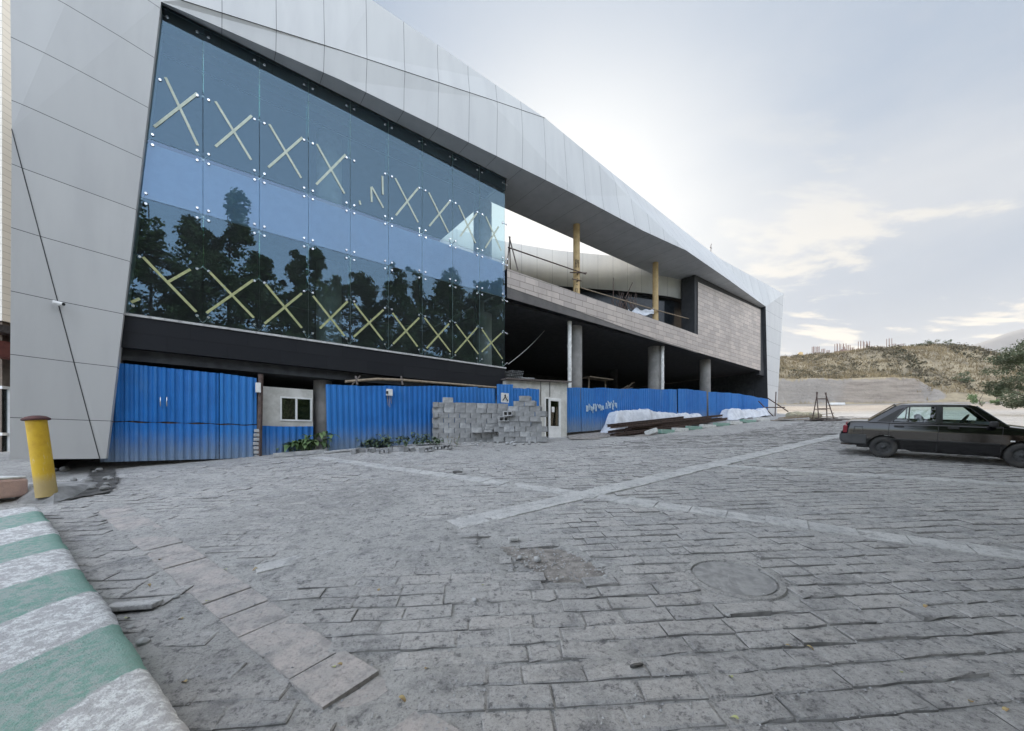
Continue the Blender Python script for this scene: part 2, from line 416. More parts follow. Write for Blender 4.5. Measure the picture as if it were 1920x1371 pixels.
M['straw'] = simple('dry_grass', (.30, .235, .135), (.19, .15, .09), scale=.3, rough=.95)
M['scrub'] = simple('dry_scrub', (.15, .125, .085), (.085, .08, .05), scale=.25, rough=.95)
M['bark'] = simple('bark', (.16, .13, .10), (.09, .075, .06), scale=9, rough=.95, bump=.01)
# ================================================================ THE SETTING: ground, paving, hill, mountain
def struct(mb, name, mat, **k): return tag(mb.build(name, mat, **k), kind='structure')
# lines of the paving, found on the ground
sA0, sA1 = GP(850, 985), GP(1580, 815)
sB0, sB1 = GP(815, 888), GP(1920, 1041)
sC0, sC1 = GP(203, 945), GP(705, 1330)
sD0, sD1 = GP(1355, 873), GP(1765, 899)
sE0, sE1 = GP(478, 1068), GP(655, 1026)
def ext(a, b, t0, t1): return a+(b-a)*t0, a+(b-a)*t1
sB0, sB1 = ext(sB0, sB1, -.55, 1.6); sD0, sD1 = ext(sD0, sD1, -.1, 2.2); sA0, sA1 = ext(sA0, sA1, 0, 1.15)
sC0, sC1 = ext(sC0, sC1, 0, 1.12)
STRIPES = [(sA0, sA1, .42), (sB0, sB1, .36), (sC0, sC1, .40), (sD0, sD1, .30), (sE0, sE1, .26)]
def dseg(X, Y, a, b):
    dx, dy = b.x-a.x, b.y-a.y; L2 = dx*dx+dy*dy
    t = np.clip(((X-a.x)*dx+(Y-a.y)*dy)/L2, 0, 1)
    return np.hypot(X-a.x-t*dx, Y-a.y-t*dy)
def inpoly(X, Y, P):
    X = np.asarray(X, float); Y = np.asarray(Y, float); r = np.zeros(X.shape, bool); n = len(P)
    for i in range(n):
        x1, y1 = P[i][0], P[i][1]; x2, y2 = P[(i+1) % n][0], P[(i+1) % n][1]
        c = ((y1 > Y) != (y2 > Y)) & (X < (x2-x1)*(Y-y1)/((y2-y1) or 1e-9)+x1); r ^= c
    return r
HOLE = [GP(x, y) for x, y in [(846,988),(905,1003),(960,1017),(1045,1024),(1090,1040),(1150,1078),(1100,1096),(1010,1090),(960,1075),(930,1040),(880,1012)]]
MANC = GP(1375, 1082)
KD = (GP(62, 942)-GP(340, 1371)); KD.z = 0; KD.normalize(); KP = GP(340, 1371); KL = Vector((-KD.y, KD.x, 0))   # kerb direction, and away from the plaza
if KL.x > 0: KL = -KL
# bare dusty places where grit lies over the stones: (x, y, photo radius in m along x, y, height)
DUST = [(GP(560, 960), 2.6, 1.3, .022), (GP(760, 1000), 1.5, .55, .024), (GP(330, 905), 1.8, 1.2, .02), (GP(700, 905), 3., 1., .012), (GP(960, 1050), .9, .35, .022),
        (GP(290, 1180), .45, .35, .02), (GP(330, 1290), .40, .25, .024), (GP(850, 1270), .42, .16, .018), (GP(560, 1050), .7, .35, .018), (GP(480, 1330), .4, .2, .016),
        (GP(900, 850), 4., 1.4, .02), (GP(1150, 1230), .25, .12, .014), (GP(690, 1340), .3, .12, .02), (GP(1650, 960), .8, .5, .008), (GP(1080, 1190), .3, .1, .014)]
def dust(X, Y):
    d = -.0165 + .026*(fbm(X*.9+5, Y*.9, 3, 4)-.45) + .030*(fbm(X*3.1, Y*3.1, 9, 3)-.5) + .008*(vn(X*14, Y*14, 21)-.5)
    for p, rx, ry, h in DUST:
        q = ((X-p.x)/rx)**2+((Y-p.y)/ry)**2
        d = d + h*np.exp(-q)*(.55+.9*fbm(X*1.7, Y*1.7, 31, 4))
    d = np.minimum(d, .010+.006*vn(X*2, Y*2, 8))
    hole = inpoly(X, Y, HOLE)
    d = np.where(hole, -.050+.022*vn(X*4, Y*4, 77)+.012*vn(X*13, Y*13, 78), d)
    return d
def axis(parts):
    r = []
    for a, b, st in parts: r += list(np.arange(a, b-1e-6, st))
    return np.array(r+[parts[-1][1]])
xs = axis([(-4000,-1000,1000),(-1000,-200,200),(-200,-60,20),(-60,-22,2),(-22,-9,.35),(-9,8,.085),(8,16,.2),(16,40,.5),(40,80,4),(80,200,20),(200,1000,200),(1000,5000,1000)])
ys = axis([(-3000,-500,500),(-500,-60,60),(-60,-6,3),(-6,.6,.6),(.6,8,.085),(8,16,.16),(16,40,.4),(40,70,1.5),(70,160,10),(160,1000,140),(1000,7000,1000)])
XX, YY = np.meshgrid(xs, ys)
ZZ = G(XX, YY) + np.where((np.abs(XX) < 45) & (YY < 45) & (YY > 0), dust(XX, YY), -.012) + np.where((YY > 40) & (YY < 62), .25*(fbm(XX*.25, YY*.25, 4)-.5), 0)
# under the building the ground drops a little at the gate
gm = MB(); n_, m_ = XX.shape
gm.v = np.stack([XX, YY, ZZ], -1).reshape(-1, 3).tolist()
ii = np.arange(n_*m_).reshape(n_, m_)
gm.f = np.stack([ii[:-1,:-1], ii[:-1,1:], ii[1:,1:], ii[1:,:-1]], -1).reshape(-1, 4).tolist()
gm.m = [0]*len(gm.f); gm.uv = [None]*len(gm.f); gm.sm = [True]*len(gm.f)
struct(gm, 'ground', M['dust'])
# individual pavers, laid in courses almost parallel to the picture, worn and tilted
ang = R(3.5); ca, sa = math.cos(ang), math.sin(ang)
def make_pavers():
    cs = []
    RH = .205
    for r in range(int(1.0/RH), int(40/RH)):
        v = r*RH; u0 = -1.5*v-2.5+rng.random()*.4; u1 = min(1.35*v+2, 30)
        u = u0
        while u < u1:
            q = rng.random(); w = .41 if q < .55 else (.23 if q < .64 else .33 if q < .74 else .54)
            w *= 1+.06*(rng.random()-.5); cs.append((u+w/2, v, w)); u += w
    c = np.array(cs); U, V, Wd = c.T
    V = V + .035*np.sin(U*.45) + .02*np.sin(U*1.3+V)
    X = U*ca-V*sa; Y = U*sa+V*ca
    s_ = (X-F0.x)*FD.x+(Y-F0.y)*FD.y; n_ = (X-F0.x)*FN.x+(Y-F0.y)*FN.y
    ok = (Y > .95) & (np.abs(X) < 1.33*Y+1.) & (n_ > np.where(s_ > 10, 5.2, .9)) & (X < 27) & (Y < 37)
    kd = (X-KP.x)*KL.x+(Y-KP.y)*KL.y; ok &= kd < -.02
    for a, b, w in STRIPES: ok &= dseg(X, Y, a, b) > w/2+.09
    ok &= ~inpoly(X, Y, HOLE); ok &= np.hypot(X-MANC.x, Y-MANC.y) > .50
    ok &= rng.random(len(X)) > .012
    return X[ok], Y[ok], Wd[ok], V[ok]
PX, PY, PW, PV = make_pavers(); nP = len(PX)
def paver_mesh(sel, bev):
    X, Y, Wd = PX[sel], PY[sel], PW[sel]; n = len(X)
    hw = Wd/2-.003-.004*rng.random(n); hh = np.full(n, .205/2-.008)-.006*rng.random(n)
    rot = ang + R(1.3)*rng.standard_normal(n) + R(2.)*(vn(X*.5, Y*.5, 5)-.5); c, s = np.cos(rot), np.sin(rot)
    dz = .0036*rng.standard_normal(n) + .012*(fbm(X*.8, Y*.8, 55, 3)-.5); tx = .020*rng.standard_normal(n); ty = .028*rng.standard_normal(n)-.034
    corners = [(-1,-1),(-.36,-1),(.30,-1),(1,-1),(1,1),(.33,1),(-.33,1),(-1,1)]
    rings = []
    for kind in range(3 if bev else 2):
        ring = []
        for k, (a, b) in enumerate(corners):
            if kind == 0: e, z = 0., -.06
            elif kind == 1: e, z = 0., (-.009 if bev else 0.)
            else: e, z = .011, 0.
            if kind < 2: jx, jy = rng.standard_normal(n)*.008, rng.standard_normal(n)*.006
            else: jx, jy = rng.standard_normal(n)*.003, rng.standard_normal(n)*.003
            lx = a*(hw-e)+jx; ly = b*(hh-e)+jy
            gx = X+lx*c-ly*s; gy = Y+lx*s+ly*c
            ring.append(np.stack([gx, gy, G(gx, gy)+dz+z+lx*tx+ly*ty], -1))
        rings.append(np.stack(ring, 1))
    A = np.concatenate(rings, 1); m = A.shape[1]
    base = (np.arange(n)*m)[:, None]
    fs = []
    nr = len(rings)
    for q in range(nr-1):
        for k in range(8):
            k2 = (k+1) % 8; fs.append(base+np.array([[q*8+k, q*8+k2, q*8+8+k2, q*8+8+k]]))
    t = (nr-1)*8
    for f_ in ((0, 1, 6, 7), (1, 2, 5, 6), (2, 3, 4, 5)): fs.append(base+np.array([[t+i for i in f_]]))
    F = np.stack(fs, 1).reshape(-1, 4)
    tone = np.clip(.5+.20*rng.standard_normal(n)+.5*(fbm(X*.5, Y*.5, 66)-.5), 0, 1)
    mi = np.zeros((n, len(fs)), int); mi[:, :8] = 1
    return A.reshape(-1, 3), F, np.repeat(tone, m), mi.ravel()
pm = MB(); near = PY < 13
V1, F1, T1_, m1_ = paver_mesh(near, True); V2, F2, T2_, m2_ = paver_mesh(~near, False)
pm.v = np.concatenate([V1, V2]).tolist(); pm.f = np.concatenate([F1, F2+len(V1)]).tolist()
pm.m = np.concatenate([m1_, m2_]).tolist(); pm.uv = [None]*len(pm.f); pm.sm = [False]*len(pm.f)
tt = np.concatenate([T1_, T2_]); pm.col = np.stack([tt, tt, tt, np.ones_like(tt)], -1)
struct(pm, 'paving', [M['paver'], M['joint_dirt_shade']])
# bands of larger slabs crossing the paving
def stripe(a, b, w, ln, name, mat, lift=0.):
    mb = MB(); d = (b-a); d.z = 0; tot = d.length; d.normalize(); p = Vector((-d.y, d.x, 0)); t = 0.
    while t < tot:
        l2 = min(ln*(1+.1*(random.random()-.5)), tot-t+.02); g = .006
        j = random.gauss(0, .004); k1 = random.gauss(0, .004); k2 = random.gauss(0, .004)
        top = []; bot = []
        for (q, s_) in ((t+g, -1), (t+l2-g, -1), (t+l2-g, 1), (t+g, 1)):
            P = a+d*q+p*(s_*w/2+random.gauss(0, .006)); z = float(G(P.x, P.y))+lift+j+(k1 if s_ > 0 else 0)+(k2 if q > t+.1 else 0)
            top.append(Vector((P.x, P.y, z))); bot.append(Vector((P.x, P.y, z-.07)))
        mb.face(top)
        for i in range(4): mb.face([top[(i+1) % 4], top[i], bot[i], bot[(i+1) % 4]])
        t += l2
    struct(mb, name, mat)
stripe(*STRIPES[0], .5, 'slab_band', M['slab'], .008); stripe(*STRIPES[1], .5, 'slab_band', M['slab'], .001)
stripe(STRIPES[2][0], STRIPES[2][1], .38, .42, 'pink_slab_band', M['slab_pink'], -.004)
stripe(*STRIPES[3], .5, 'slab_band', M['slab'], .004); stripe(*STRIPES[4], .45, 'slab_band', M['slab'], .006)
# broken soil in the hole, damp run-off near the pillar
def patch(name, pts, mat, lift, sub=10, amp=.01, edge=None):
    X0 = min(p.x for p in pts); X1 = max(p.x for p in pts); Y0 = min(p.y for p in pts); Y1 = max(p.y for p in pts)
    st = max(X1-X0, Y1-Y0)/sub; gx = np.arange(X0, X1+st, st); gy = np.arange(Y0, Y1+st, st)
    XX, YY = np.meshgrid(gx, gy); jx = XX+.3*st*(vn(XX*9, YY*9, 3)-.5); jy = YY+.3*st*(vn(XX*9, YY*9, 4)-.5)
    ins = inpoly(jx, jy, pts).astype(int); Z = G(jx, jy)+lift+amp*(fbm(jx*4, jy*4, 6)-.5)
    mb = MB()
    for i in range(len(gy)-1):
        for j in range(len(gx)-1):
            if ins[i,j]+ins[i+1,j]+ins[i,j+1]+ins[i+1,j+1] >= 3:
                mb.face([(jx[a,b], jy[a,b], Z[a,b]) for a, b in ((i,j),(i,j+1),(i+1,j+1),(i+1,j))], smooth=True)
    return struct(mb, name, mat)
patch('bare_soil', [GP(x, y) for x, y in [(930,1020),(1050,1026),(1110,1050),(1148,1078),(1100,1092),(1030,1088),(990,1060)]], M['soil'], -.022, 26, .02)
M['damp'] = simple('damp_soil', (.035, .034, .032), (.10, .097, .092), scale=5, rough=.75, bump=.01, bscale=30)
patch('damp_patch', [GP(x, y) for x, y in [(170,880),(215,878),(222,905),(208,925),(150,935),(90,946),(72,940),(130,928),(165,912)]], M['damp'], .022, 44, .03)
patch('soil_strip', [GP(x, y) for x, y in [(1062,806),(1230,800),(1240,812),(1120,824),(1060,826)]], M['soil'], .012, 40, .06)
# hill behind the site: a cut earth face and a scrubby slope
HS = np.array([(20,664),(40,668),(53,672),(64,668),(72,664),(79,659),(84,660),(89,671),(94,681),(100,690),(110,702),(130,715),(170,725)])
def hill(X, Y):
    top = np.interp(X*80/np.maximum(Y, 80), HS[:,0], HS[:,1]); topz = H+(830-top)/FPX*80 + .015*(Y-80)
    topz = np.where(Y > 80, topz, topz)
    g = G(X, np.minimum(Y, 62)); cutz = g+3.9+.35*(fbm(X*.3, X*0+2, 12)-.5)
    cut = 1-sst(62, 68, X); yc = 61.2+.8*(fbm(X*.35, X*0, 14)-.5)*2
    wall = np.clip((Y-yc)/.55, 0, 1)*3.9*cut*(1+.12*(fbm(X*.4, X*0, 15)-.5))
    slope = sst(0, 1, (Y-(yc+.4-4*(1-cut)))/(80-yc))
    z = g+wall+slope*(topz-g-3.9*cut)
    rough = np.where(Y > yc+.7, .9*(fbm(X*.25, Y*.25, 18)-.5)+.35*(fbm(X*.9, Y*.9, 19)-.5), .0)
    return z+rough*sst(0, 3, Y-yc)
hx = axis([(20,44,1.),(44,112,.45),(112,200,6)]); hy = axis([(57,60.4,.8),(60.4,63.2,.12),(63.2,84,.5),(84,150,4)])
XX, YY = np.meshgrid(hx, hy); ZZ = hill(XX, YY); ZZ[0,:] -= .6
face = (YY > 60.3) & (YY < 63.3) & (XX < 69); YJ = YY + np.where(face, .35*(fbm(XX*.7, ZZ*1.6, 23)-.5), 0)
hm = MB(); n_, m_ = XX.shape; hm.v = np.stack([XX, YJ, ZZ], -1).reshape(-1, 3).tolist(); ii = np.arange(n_*m_).reshape(n_, m_)
hm.f = np.stack([ii[:-1,:-1], ii[:-1,1:], ii[1:,1:], ii[1:,:-1]], -1).reshape(-1, 4).tolist()
hm.m = [0]*len(hm.f); hm.uv = [None]*len(hm.f); hm.sm = [True]*len(hm.f)
t = NT('hill_earth'); sp = t.n('ShaderNodeSeparateXYZ', {0: t.n('ShaderNodeNewGeometry').outputs['Normal']})
steep = t.ramp(sp.outputs[2], .45, .75)
strata = t.noise(.9, 6, .65, stretch=(.25, .25, 2.2)); blot = t.noise(.35, 6, .65)
earth = t.mix(t.ramp(strata, .35, .68), (.34, .295, .25), (.24, .205, .175))
earth = t.mix(t.math('MULTIPLY', t.ramp(t.noise(.12, 3, .5), .45, .6), .5), earth, (.30, .285, .265))
top = t.mix(t.ramp(blot, .4, .62), (.38, .315, .215), (.25, .21, .15))
hc = t.mix(steep, earth, top)
M['hill'] = t.pbr(hc, .98, 0., t.bump(t.noise(2.2, 7, .7), .25), .1)
struct(hm, 'hill', M['hill'])
# far mountain
mm = MB(); mx = np.linspace(-1500, 9000, 90); my = np.linspace(1500, 3900, 34)
XX, YY = np.meshgrid(mx, my); ridge = np.interp(XX, [-1500,1500,2200,2790,3328,3900,4600,6000,9000], [40,190,360,561,735,770,740,560,300])
ZZ = ridge*np.clip(1-np.abs(YY-2600)/1100, 0, 1)**.9*(1+.22*(fbm(XX*.002, YY*.002, 40, 5)-.5)) + 10
ZZ = np.where(np.abs(YY-2600) < 60, ridge+10+18*(fbm(XX*.004, XX*0, 41)-.5), ZZ)
mm.grid([[(XX[i,j], YY[i,j], ZZ[i,j]) for j in range(XX.shape[1])] for i in range(XX.shape[0])])
M['mount'] = simple('bare_mountain', (.15, .14, .14), (.10, .095, .095), scale=.004, rough=1.)
struct(mm, 'mountain', M['mount'])

# ================================================================ THE UNFINISHED BUILDING
BLD = empty('commercial_building', FS(0, -1.2, 0), 'long unfinished commercial building with folded grey cladding and a taped glass front', 'building')
def sv(p, per=1.33, off=6.06): s_, n_ = SN(p); return (s_-off)/per
def uF(P): return [(sv(p), .5) for p in P]
def uP(P): return [(.5, (p.z-H-.55)/1.385) for p in P]
mb = MB()
A = FP(18, 862, .85); B = FP(187, 860, .22); C = FP(199, 860, .20); E = FP(22, 242, .95); D = FP(302, 3, .30)
D2 = FS(.4, 16.1, .45); E2 = FS(-1.75, 16.1, .86)
for P in ([E, A, B], [E, B, C, D], [E, D, D2, E2]): mb.face(P, 0, uP(P))
back = lambda p, n: FS(SN(p)[0], p.z-H, n)
for P in ([A, E, back(E, -4), back(A, -4)], [E, E2, back(E2, -4), back(E, -4)], [D, C, back(C, -.6), back(D, -.6)], [A, back(A, -4), back(C, -.6), C]): mb.face(P, 0, uP(P))
for a, b in ((E, B),):
    mb.tube([a+Vector((.003, -.004, 0)), b+Vector((.003, -.004, 0))], .009, 5, 1)
mb.build('pillar', [M['clad'], M['joint']], BLD)
b1, b2, b3, b4, b5, b6 = [FS(s_, 12., n_) for s_, n_ in ((5.26,.6),(16.1,1.09),(21.4,1.15),(25.5,1.42),(31.9,1.0),(40.9,.3))]
S0, S1, S2 = FP(339, 0, .42), FP(640, 95, .72), FP(915, 185, .92)
T1, T2, T3 = FP(697, 0, .64), FP(913, 148, .78), FP(1022, 221.5, .86)
P0, P1 = FP(1098, 284, .80), FP(1177, 367, .8); T4, T5, T6 = FP(1280, 431, -1.1), FP(1350, 485, -.9), FP(1469.5, 551, .2)
mb = MB()
for P in ([D, b1, S1, S0], [b1, b2, S2, S1], [b2, P0, T3, S2], [b2, b3, P1, P0], [b3, b4, P1], [D, S0, D2], [S0, S1, T1, D2], [S1, S2, T2, T1], [S2, T3, T2]):
    mb.face(P, 0, uF(P))
for a, b in ((S0, S1), (S1, S2), (S2, T3)):
    mb.tube([a+Vector((.002, -.004, 0)), b+Vector((.002, -.004, 0))], .009, 5, 1)
mb.build('fascia', [M['clad'], M['joint']], BLD)
mb = MB()
for P in ([P0, P1, T4], [P1, b4, T4], [b4, b5, T5, T4], [b5, b6, T5], [T5, b6, T6]): mb.face(P, 0, uF(P))
mb.build('fascia_facet', [M['clad'], M['joint']], BLD)
mb = MB()     # top and back of the beam
tops = [E2, D2, T1, T2, T3, P0, T4, T5, T6]; bk = [back(p, -1.9) for p in tops]
for i in range(len(tops)-1):
    mb.face([tops[i], tops[i+1], bk[i+1], bk[i]], 0, uF([tops[i]]*4))
    q0, q1 = [FS(SN(p)[0], 12., -1.9) for p in (bk[i], bk[i+1])]; mb.face([bk[i], bk[i+1], q1, q0], 0, uF([bk[i]]*4))
mb.build('roof_edge', [M['clad']], BLD)
mb = MB()     # soffit
so_ = [(D, 0.), (b1, 0.), (FS(13.7, 12., 1.0), 0.)]
def sstrip(l):
    for i in range(len(l)-1):
        P = [l[i][0], FS(SN(l[i][0])[0], 12., l[i][1]), FS(SN(l[i+1][0])[0], 12., l[i+1][1]), l[i+1][0]]; mb.face(P, 0, uF(P))
sstrip(so_); sstrip([(FS(13.7, 12., 1.0), -1.), (b2, -1.), (b3, -1.), (b4, -1.), (b5, -1.), (b6, -1.)])
P = [FS(12.6, 12., 0), FS(12.6, 12., -1.), FS(13.7, 12., -1), FS(13.7, 12., 0)]; mb.face(P, 0, uF(P))
for s0, s1 in ((12.6, 41.),): P = [FS(s0, 12., -1.), FS(s1, 12., -1.), FS(s1, 12.02, -1.9), FS(s0, 12.02, -1.9)]; mb.face(P, 0, uF(P))
M['soffit'] = cladding('soffit_cladding', (.46, .475, .49), (.40, .415, .43))
mb.build('soffit', [M['soffit']], BLD)
mb = MB()     # right-hand leg
L0, L1 = FP(1441, 800, .1), FP(1455, 800, .1)
uL = lambda P: [(.5, (p.z-H)/1.30) for p in P]
for P in ([b6, T6, L1, L0], [T6, back(T6, -4), back(L1, -4), L1]): mb.face(P, 0, uL(P))
mb.face([b6, L0, back(L0, -1.2), back(b6, -1.2)], 1)
mb.build('corner_leg', [M['clad'], M['darker']], BLD)
# glass front: panes, fittings, tape
sb = [0.0, 1.64, 3.02, 4.39, 5.72, 7.08, 8.43, 9.78, 11.10, 12.46]; rows = [3.42, 6.56, 8.20, 11.96]
sl0 = lambda h: .04+(h-3.42)/(12-3.42)*.70
upper = [[((310,145),(371,273)),((289,238),(370,175))],[((404,190),(471,300)),((404,275),(472,217))],[((505,233),(565,334)),((503,314),(567,258))],[((594,270),(646,363)),((593,346),(648,290))],
 [((696,351),(697,379)),((697,350),(719,390)),((717,330),(718,365)),((674,376),(676,384))],[((741,334),(784,417)),((742,404),(784,353))],[((804,361),(841,436)),((805,424),(843,378))],[((860,385),(892,456)),((863,443),(894,400))],[((911,406),(940,470)),((910,465),(935,425))]]
lower = [[((268,482),(368,585)),((313,530),(357,505)),((246,567),(262,560))],[((393,510),(476,596)),((387,587),(475,525))],[((498,533),(566,615)),((496,607),(566,550))],[((587,555),(646,630)),((600,616),(652,565))],
 [((664,569),(718,638)),((663,632),(719,581))],[((736,587),(783,650)),((737,645),(786,596))],[((796,596),(845,660)),((800,653),(842,607))],[((855,608),(897,664)),((853,662),(895,614))],[((904,618),(942,673)),((903,660),(940,625))]]
for i in range(9):
    for j in range(3):
        h0, h1 = rows[j]+.006, rows[j+1]-.006
        a0 = sl0(h0) if i == 0 else sb[i]+.007; a1 = sl0(h1) if i == 0 else sb[i]+.007; c = sb[i+1]-.007
        mb = MB(); tl = [random.gauss(0, .004) for _ in range(2)]
        P = [FS(a0, h0, .0), FS(c, h0, tl[0]), FS(c, h1, tl[1]), FS(a1, h1, 0)]
        mb.face(P, 0)
        Q = [p-Vector((FN.x, FN.y, 0))*.012 for p in P]
        for k in range(4): mb.face([P[(k+1) % 4], P[k], Q[k], Q[(k+1) % 4]], 1)
        pane = mb.build('glass_pane', [M['glass_sp' if j == 1 else 'glass'], M['gedge']], BLD)
        for strips in ([upper[i]] if j == 2 else [lower[i]] if j == 0 else []):
            tb = MB()
            for k, ((x0, y0), (x1, y1)) in enumerate(strips):
                a = FP(x0, y0, .014+.0017*k); b = FP(x1, y1, .014+.0017*k)
                d = (b-a).normalized(); w = Vector((FN.x, FN.y, 0)).cross(d).normalized()*.034
                tb.prism([a-w, b-w, b+w, a+w], Vector((FN.x, FN.y, 0))*.002)
            tb.build('tape_cross', [M['tape_pale'] if j == 2 else M['tape']], pane)
def fitting(s_, h, four, top=True):
    mb = MB(); offs = [(-1,-1),(1,-1),(-1,1),(1,1)] if four else ([(-1,-1),(1,-1)] if top else [(-1,1),(1,1)])
    nrm = Vector((FN.x, FN.y, 0)); rot = nrm.to_track_quat('Z', 'Y').to_matrix().to_4x4()
    for a, b in offs:
        c = FS(s_+a*.13, h+b*.14, .0)
        if s_ < .5 and a < 0: continue
        mb.lathe([(.042, -.004), (.044, .012), (.032, .026)], Matrix.Translation(c) @ rot, 14)
        mb.tube([FS(s_+a*.13, h+b*.14, -.02), FS(s_+a*.05, h+b*.05, -.13), FS(s_, h, -.14)], [.016, .022, .03], 6)
    mb.build('glass_fitting', M['chrome'], BLD)
for i in range(10):
    s_ = sb[i]
    for h, four, top in ((3.48, False, False), (5.10, False, True), (6.56, True, True), (8.2, True, True), (10.05, False, True), (11.86, False, True)):
        fitting(sl0(h) if i == 0 else s_, h, four, top)
mb = MB()     # glass fins behind the vertical joints
for i in range(1, 9):
    for h0, h1 in ((5.1, 6.5), (10.1, 11.9)):
        mb.prism([FS(sb[i], h0, -.03), FS(sb[i], h1, -.03), FS(sb[i], h1, -.34), FS(sb[i], h0+.15, -.34)], FD.to_3d()*.015)
mb.build('glass_fin', M['fin'], BLD)
mb = MB()     # spandrel backing, ledge, black stone band
mb.prism([FS(.1, 6.62, -.10), FS(12.42, 6.62, -.10), FS(12.42, 8.14, -.10), FS(.3, 8.14, -.10)], FN.to_3d()*-.05); mb.build('spandrel_panel', M['spandrel'], BLD)
mb = MB(); mb.prism([FS(.0, 3.34, -.05), FS(12.5, 3.34, -.05), FS(12.5, 3.40, -.05), FS(0, 3.40, -.05)], FN.to_3d()*.12); mb.build('glass_ledge', M['slab'], BLD)
mb = MB(); P = [FS(-.05, 2.50, .03), FS(12.46, 2.46, .03), FS(12.46, 3.335, .03), FS(-.05, 3.335, .03)]
mb.face(P, 0, [(SN(p)[0], p.z-H-2.46) for p in P]); Q = [back(p, -.9) for p in P]
for i in range(4): mb.face([P[(i+1) % 4], P[i], Q[i], Q[(i+1) % 4]])
mb.build('black_stone_band', M['granite'], BLD)
# interior behind the glass
mb = MB()
mb.prism([FS(-.3, 11.55, -.12), FS(12.6, 11.55, -.12), FS(12.6, 12.0, -.12), FS(-.3, 12., -.12)], FN.to_3d()*-.3)         # edge beam behind the top of the glass
mb.build('edge_beam', M['darker'], BLD)
mb = MB()
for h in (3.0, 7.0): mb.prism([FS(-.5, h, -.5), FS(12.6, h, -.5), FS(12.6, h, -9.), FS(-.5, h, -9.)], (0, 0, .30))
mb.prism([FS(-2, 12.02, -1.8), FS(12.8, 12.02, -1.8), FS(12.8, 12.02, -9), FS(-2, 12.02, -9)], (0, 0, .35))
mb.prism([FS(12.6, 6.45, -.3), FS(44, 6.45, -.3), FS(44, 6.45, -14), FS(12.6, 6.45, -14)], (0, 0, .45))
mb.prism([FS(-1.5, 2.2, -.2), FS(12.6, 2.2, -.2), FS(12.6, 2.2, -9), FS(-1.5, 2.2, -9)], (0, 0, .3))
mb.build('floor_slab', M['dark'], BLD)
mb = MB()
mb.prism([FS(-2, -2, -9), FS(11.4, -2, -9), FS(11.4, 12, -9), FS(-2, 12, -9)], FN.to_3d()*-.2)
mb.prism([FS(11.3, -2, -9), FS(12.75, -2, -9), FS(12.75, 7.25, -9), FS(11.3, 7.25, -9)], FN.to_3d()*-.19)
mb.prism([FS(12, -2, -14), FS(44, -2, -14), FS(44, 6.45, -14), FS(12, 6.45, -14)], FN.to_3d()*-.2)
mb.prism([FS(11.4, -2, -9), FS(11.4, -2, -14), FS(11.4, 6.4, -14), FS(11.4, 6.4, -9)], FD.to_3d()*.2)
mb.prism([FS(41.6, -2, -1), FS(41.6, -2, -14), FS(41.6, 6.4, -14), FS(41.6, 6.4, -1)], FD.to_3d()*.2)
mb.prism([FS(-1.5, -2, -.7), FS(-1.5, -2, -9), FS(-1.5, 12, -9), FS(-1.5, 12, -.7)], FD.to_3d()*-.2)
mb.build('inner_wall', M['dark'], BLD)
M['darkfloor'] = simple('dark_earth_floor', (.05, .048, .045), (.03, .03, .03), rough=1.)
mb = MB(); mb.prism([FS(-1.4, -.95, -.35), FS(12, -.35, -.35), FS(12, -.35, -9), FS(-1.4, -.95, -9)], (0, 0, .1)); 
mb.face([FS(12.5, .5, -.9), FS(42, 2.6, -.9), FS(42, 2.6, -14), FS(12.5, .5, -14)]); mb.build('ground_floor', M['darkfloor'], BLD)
def column(p, r, h0, h1, mat, name='column', seg=20):
    mb = MB(); mb.lathe([(r, H+h0), (r, H+h1)], Matrix.Translation((p.x, p.y, 0)), seg); return mb.build(name, mat, BLD)
for px in (617, 905):
    p = FP(px, 500, -2.3); column(p, .46, 3.3, 7., M['concrete']); column(p, .46, 7.3, 12.0, M['concrete'])
column(FP(605, 760, -.9), .30, -1., 2.2, M['concrete'])
for px, r in ((1078, .40), (1227, .42), (1322, .40), (1421, .50)): column(FP(px, 700, -1.), r, -.5, 6.45, M['concrete'])
for px in (1150, 1290, 1375): column(FP(px, 700, -8.), .4, .5, 6.45, M['dark'])
yc = []
for px in (1081, 1229): yc.append(column(FP(px, 500, -.75), .185, 6.9, 12., M['yellow_steel'], 'steel_column', 18))
M['blackpaint'] = simple('black_brush_paint', (.04, .035, .03), rough=.8)
mb = MB(); cpt = FP(1081, 500, -.75); r_ = .19     # brushed scrawl running down the first column
def onc(a, z): return Vector((cpt.x+r_*math.sin(a)+0, cpt.y-r_*math.cos(a), H+z))
def stroke(pts, w=.016): mb.tube([onc(a, z) for a, z in pts], w, 5)
zt = (830-490)/FPX*cpt.y
stroke([(-.5, zt), (-.5, zt-.42), (-.05, zt-.38), (-.02, zt-.22), (-.45, zt-.2), (-.1, zt-.12), (-.15, zt), (-.5, zt)])
stroke([(.15, zt-.02), (.45, zt-.02), (.5, zt-.16), (.2, zt-.2), (.15, zt-.04)]); stroke([(.5, zt-.1), (.4, zt-.42)])
stroke([(0, zt-.62), (.1, zt-.85)]); stroke([(-.2, zt-1.0), (.3, zt-1.04), (.1, zt-1.2), (-.3, zt-1.22)])
stroke([(-.35, zt-1.34), (.25, zt-1.38)]); stroke([(-.4, zt-1.55), (-.42, zt-1.75), (0, zt-1.8), (.1, zt-1.58), (-.2, zt-1.56)])
mb.build('brush_writing', M['blackpaint'], yc[0])
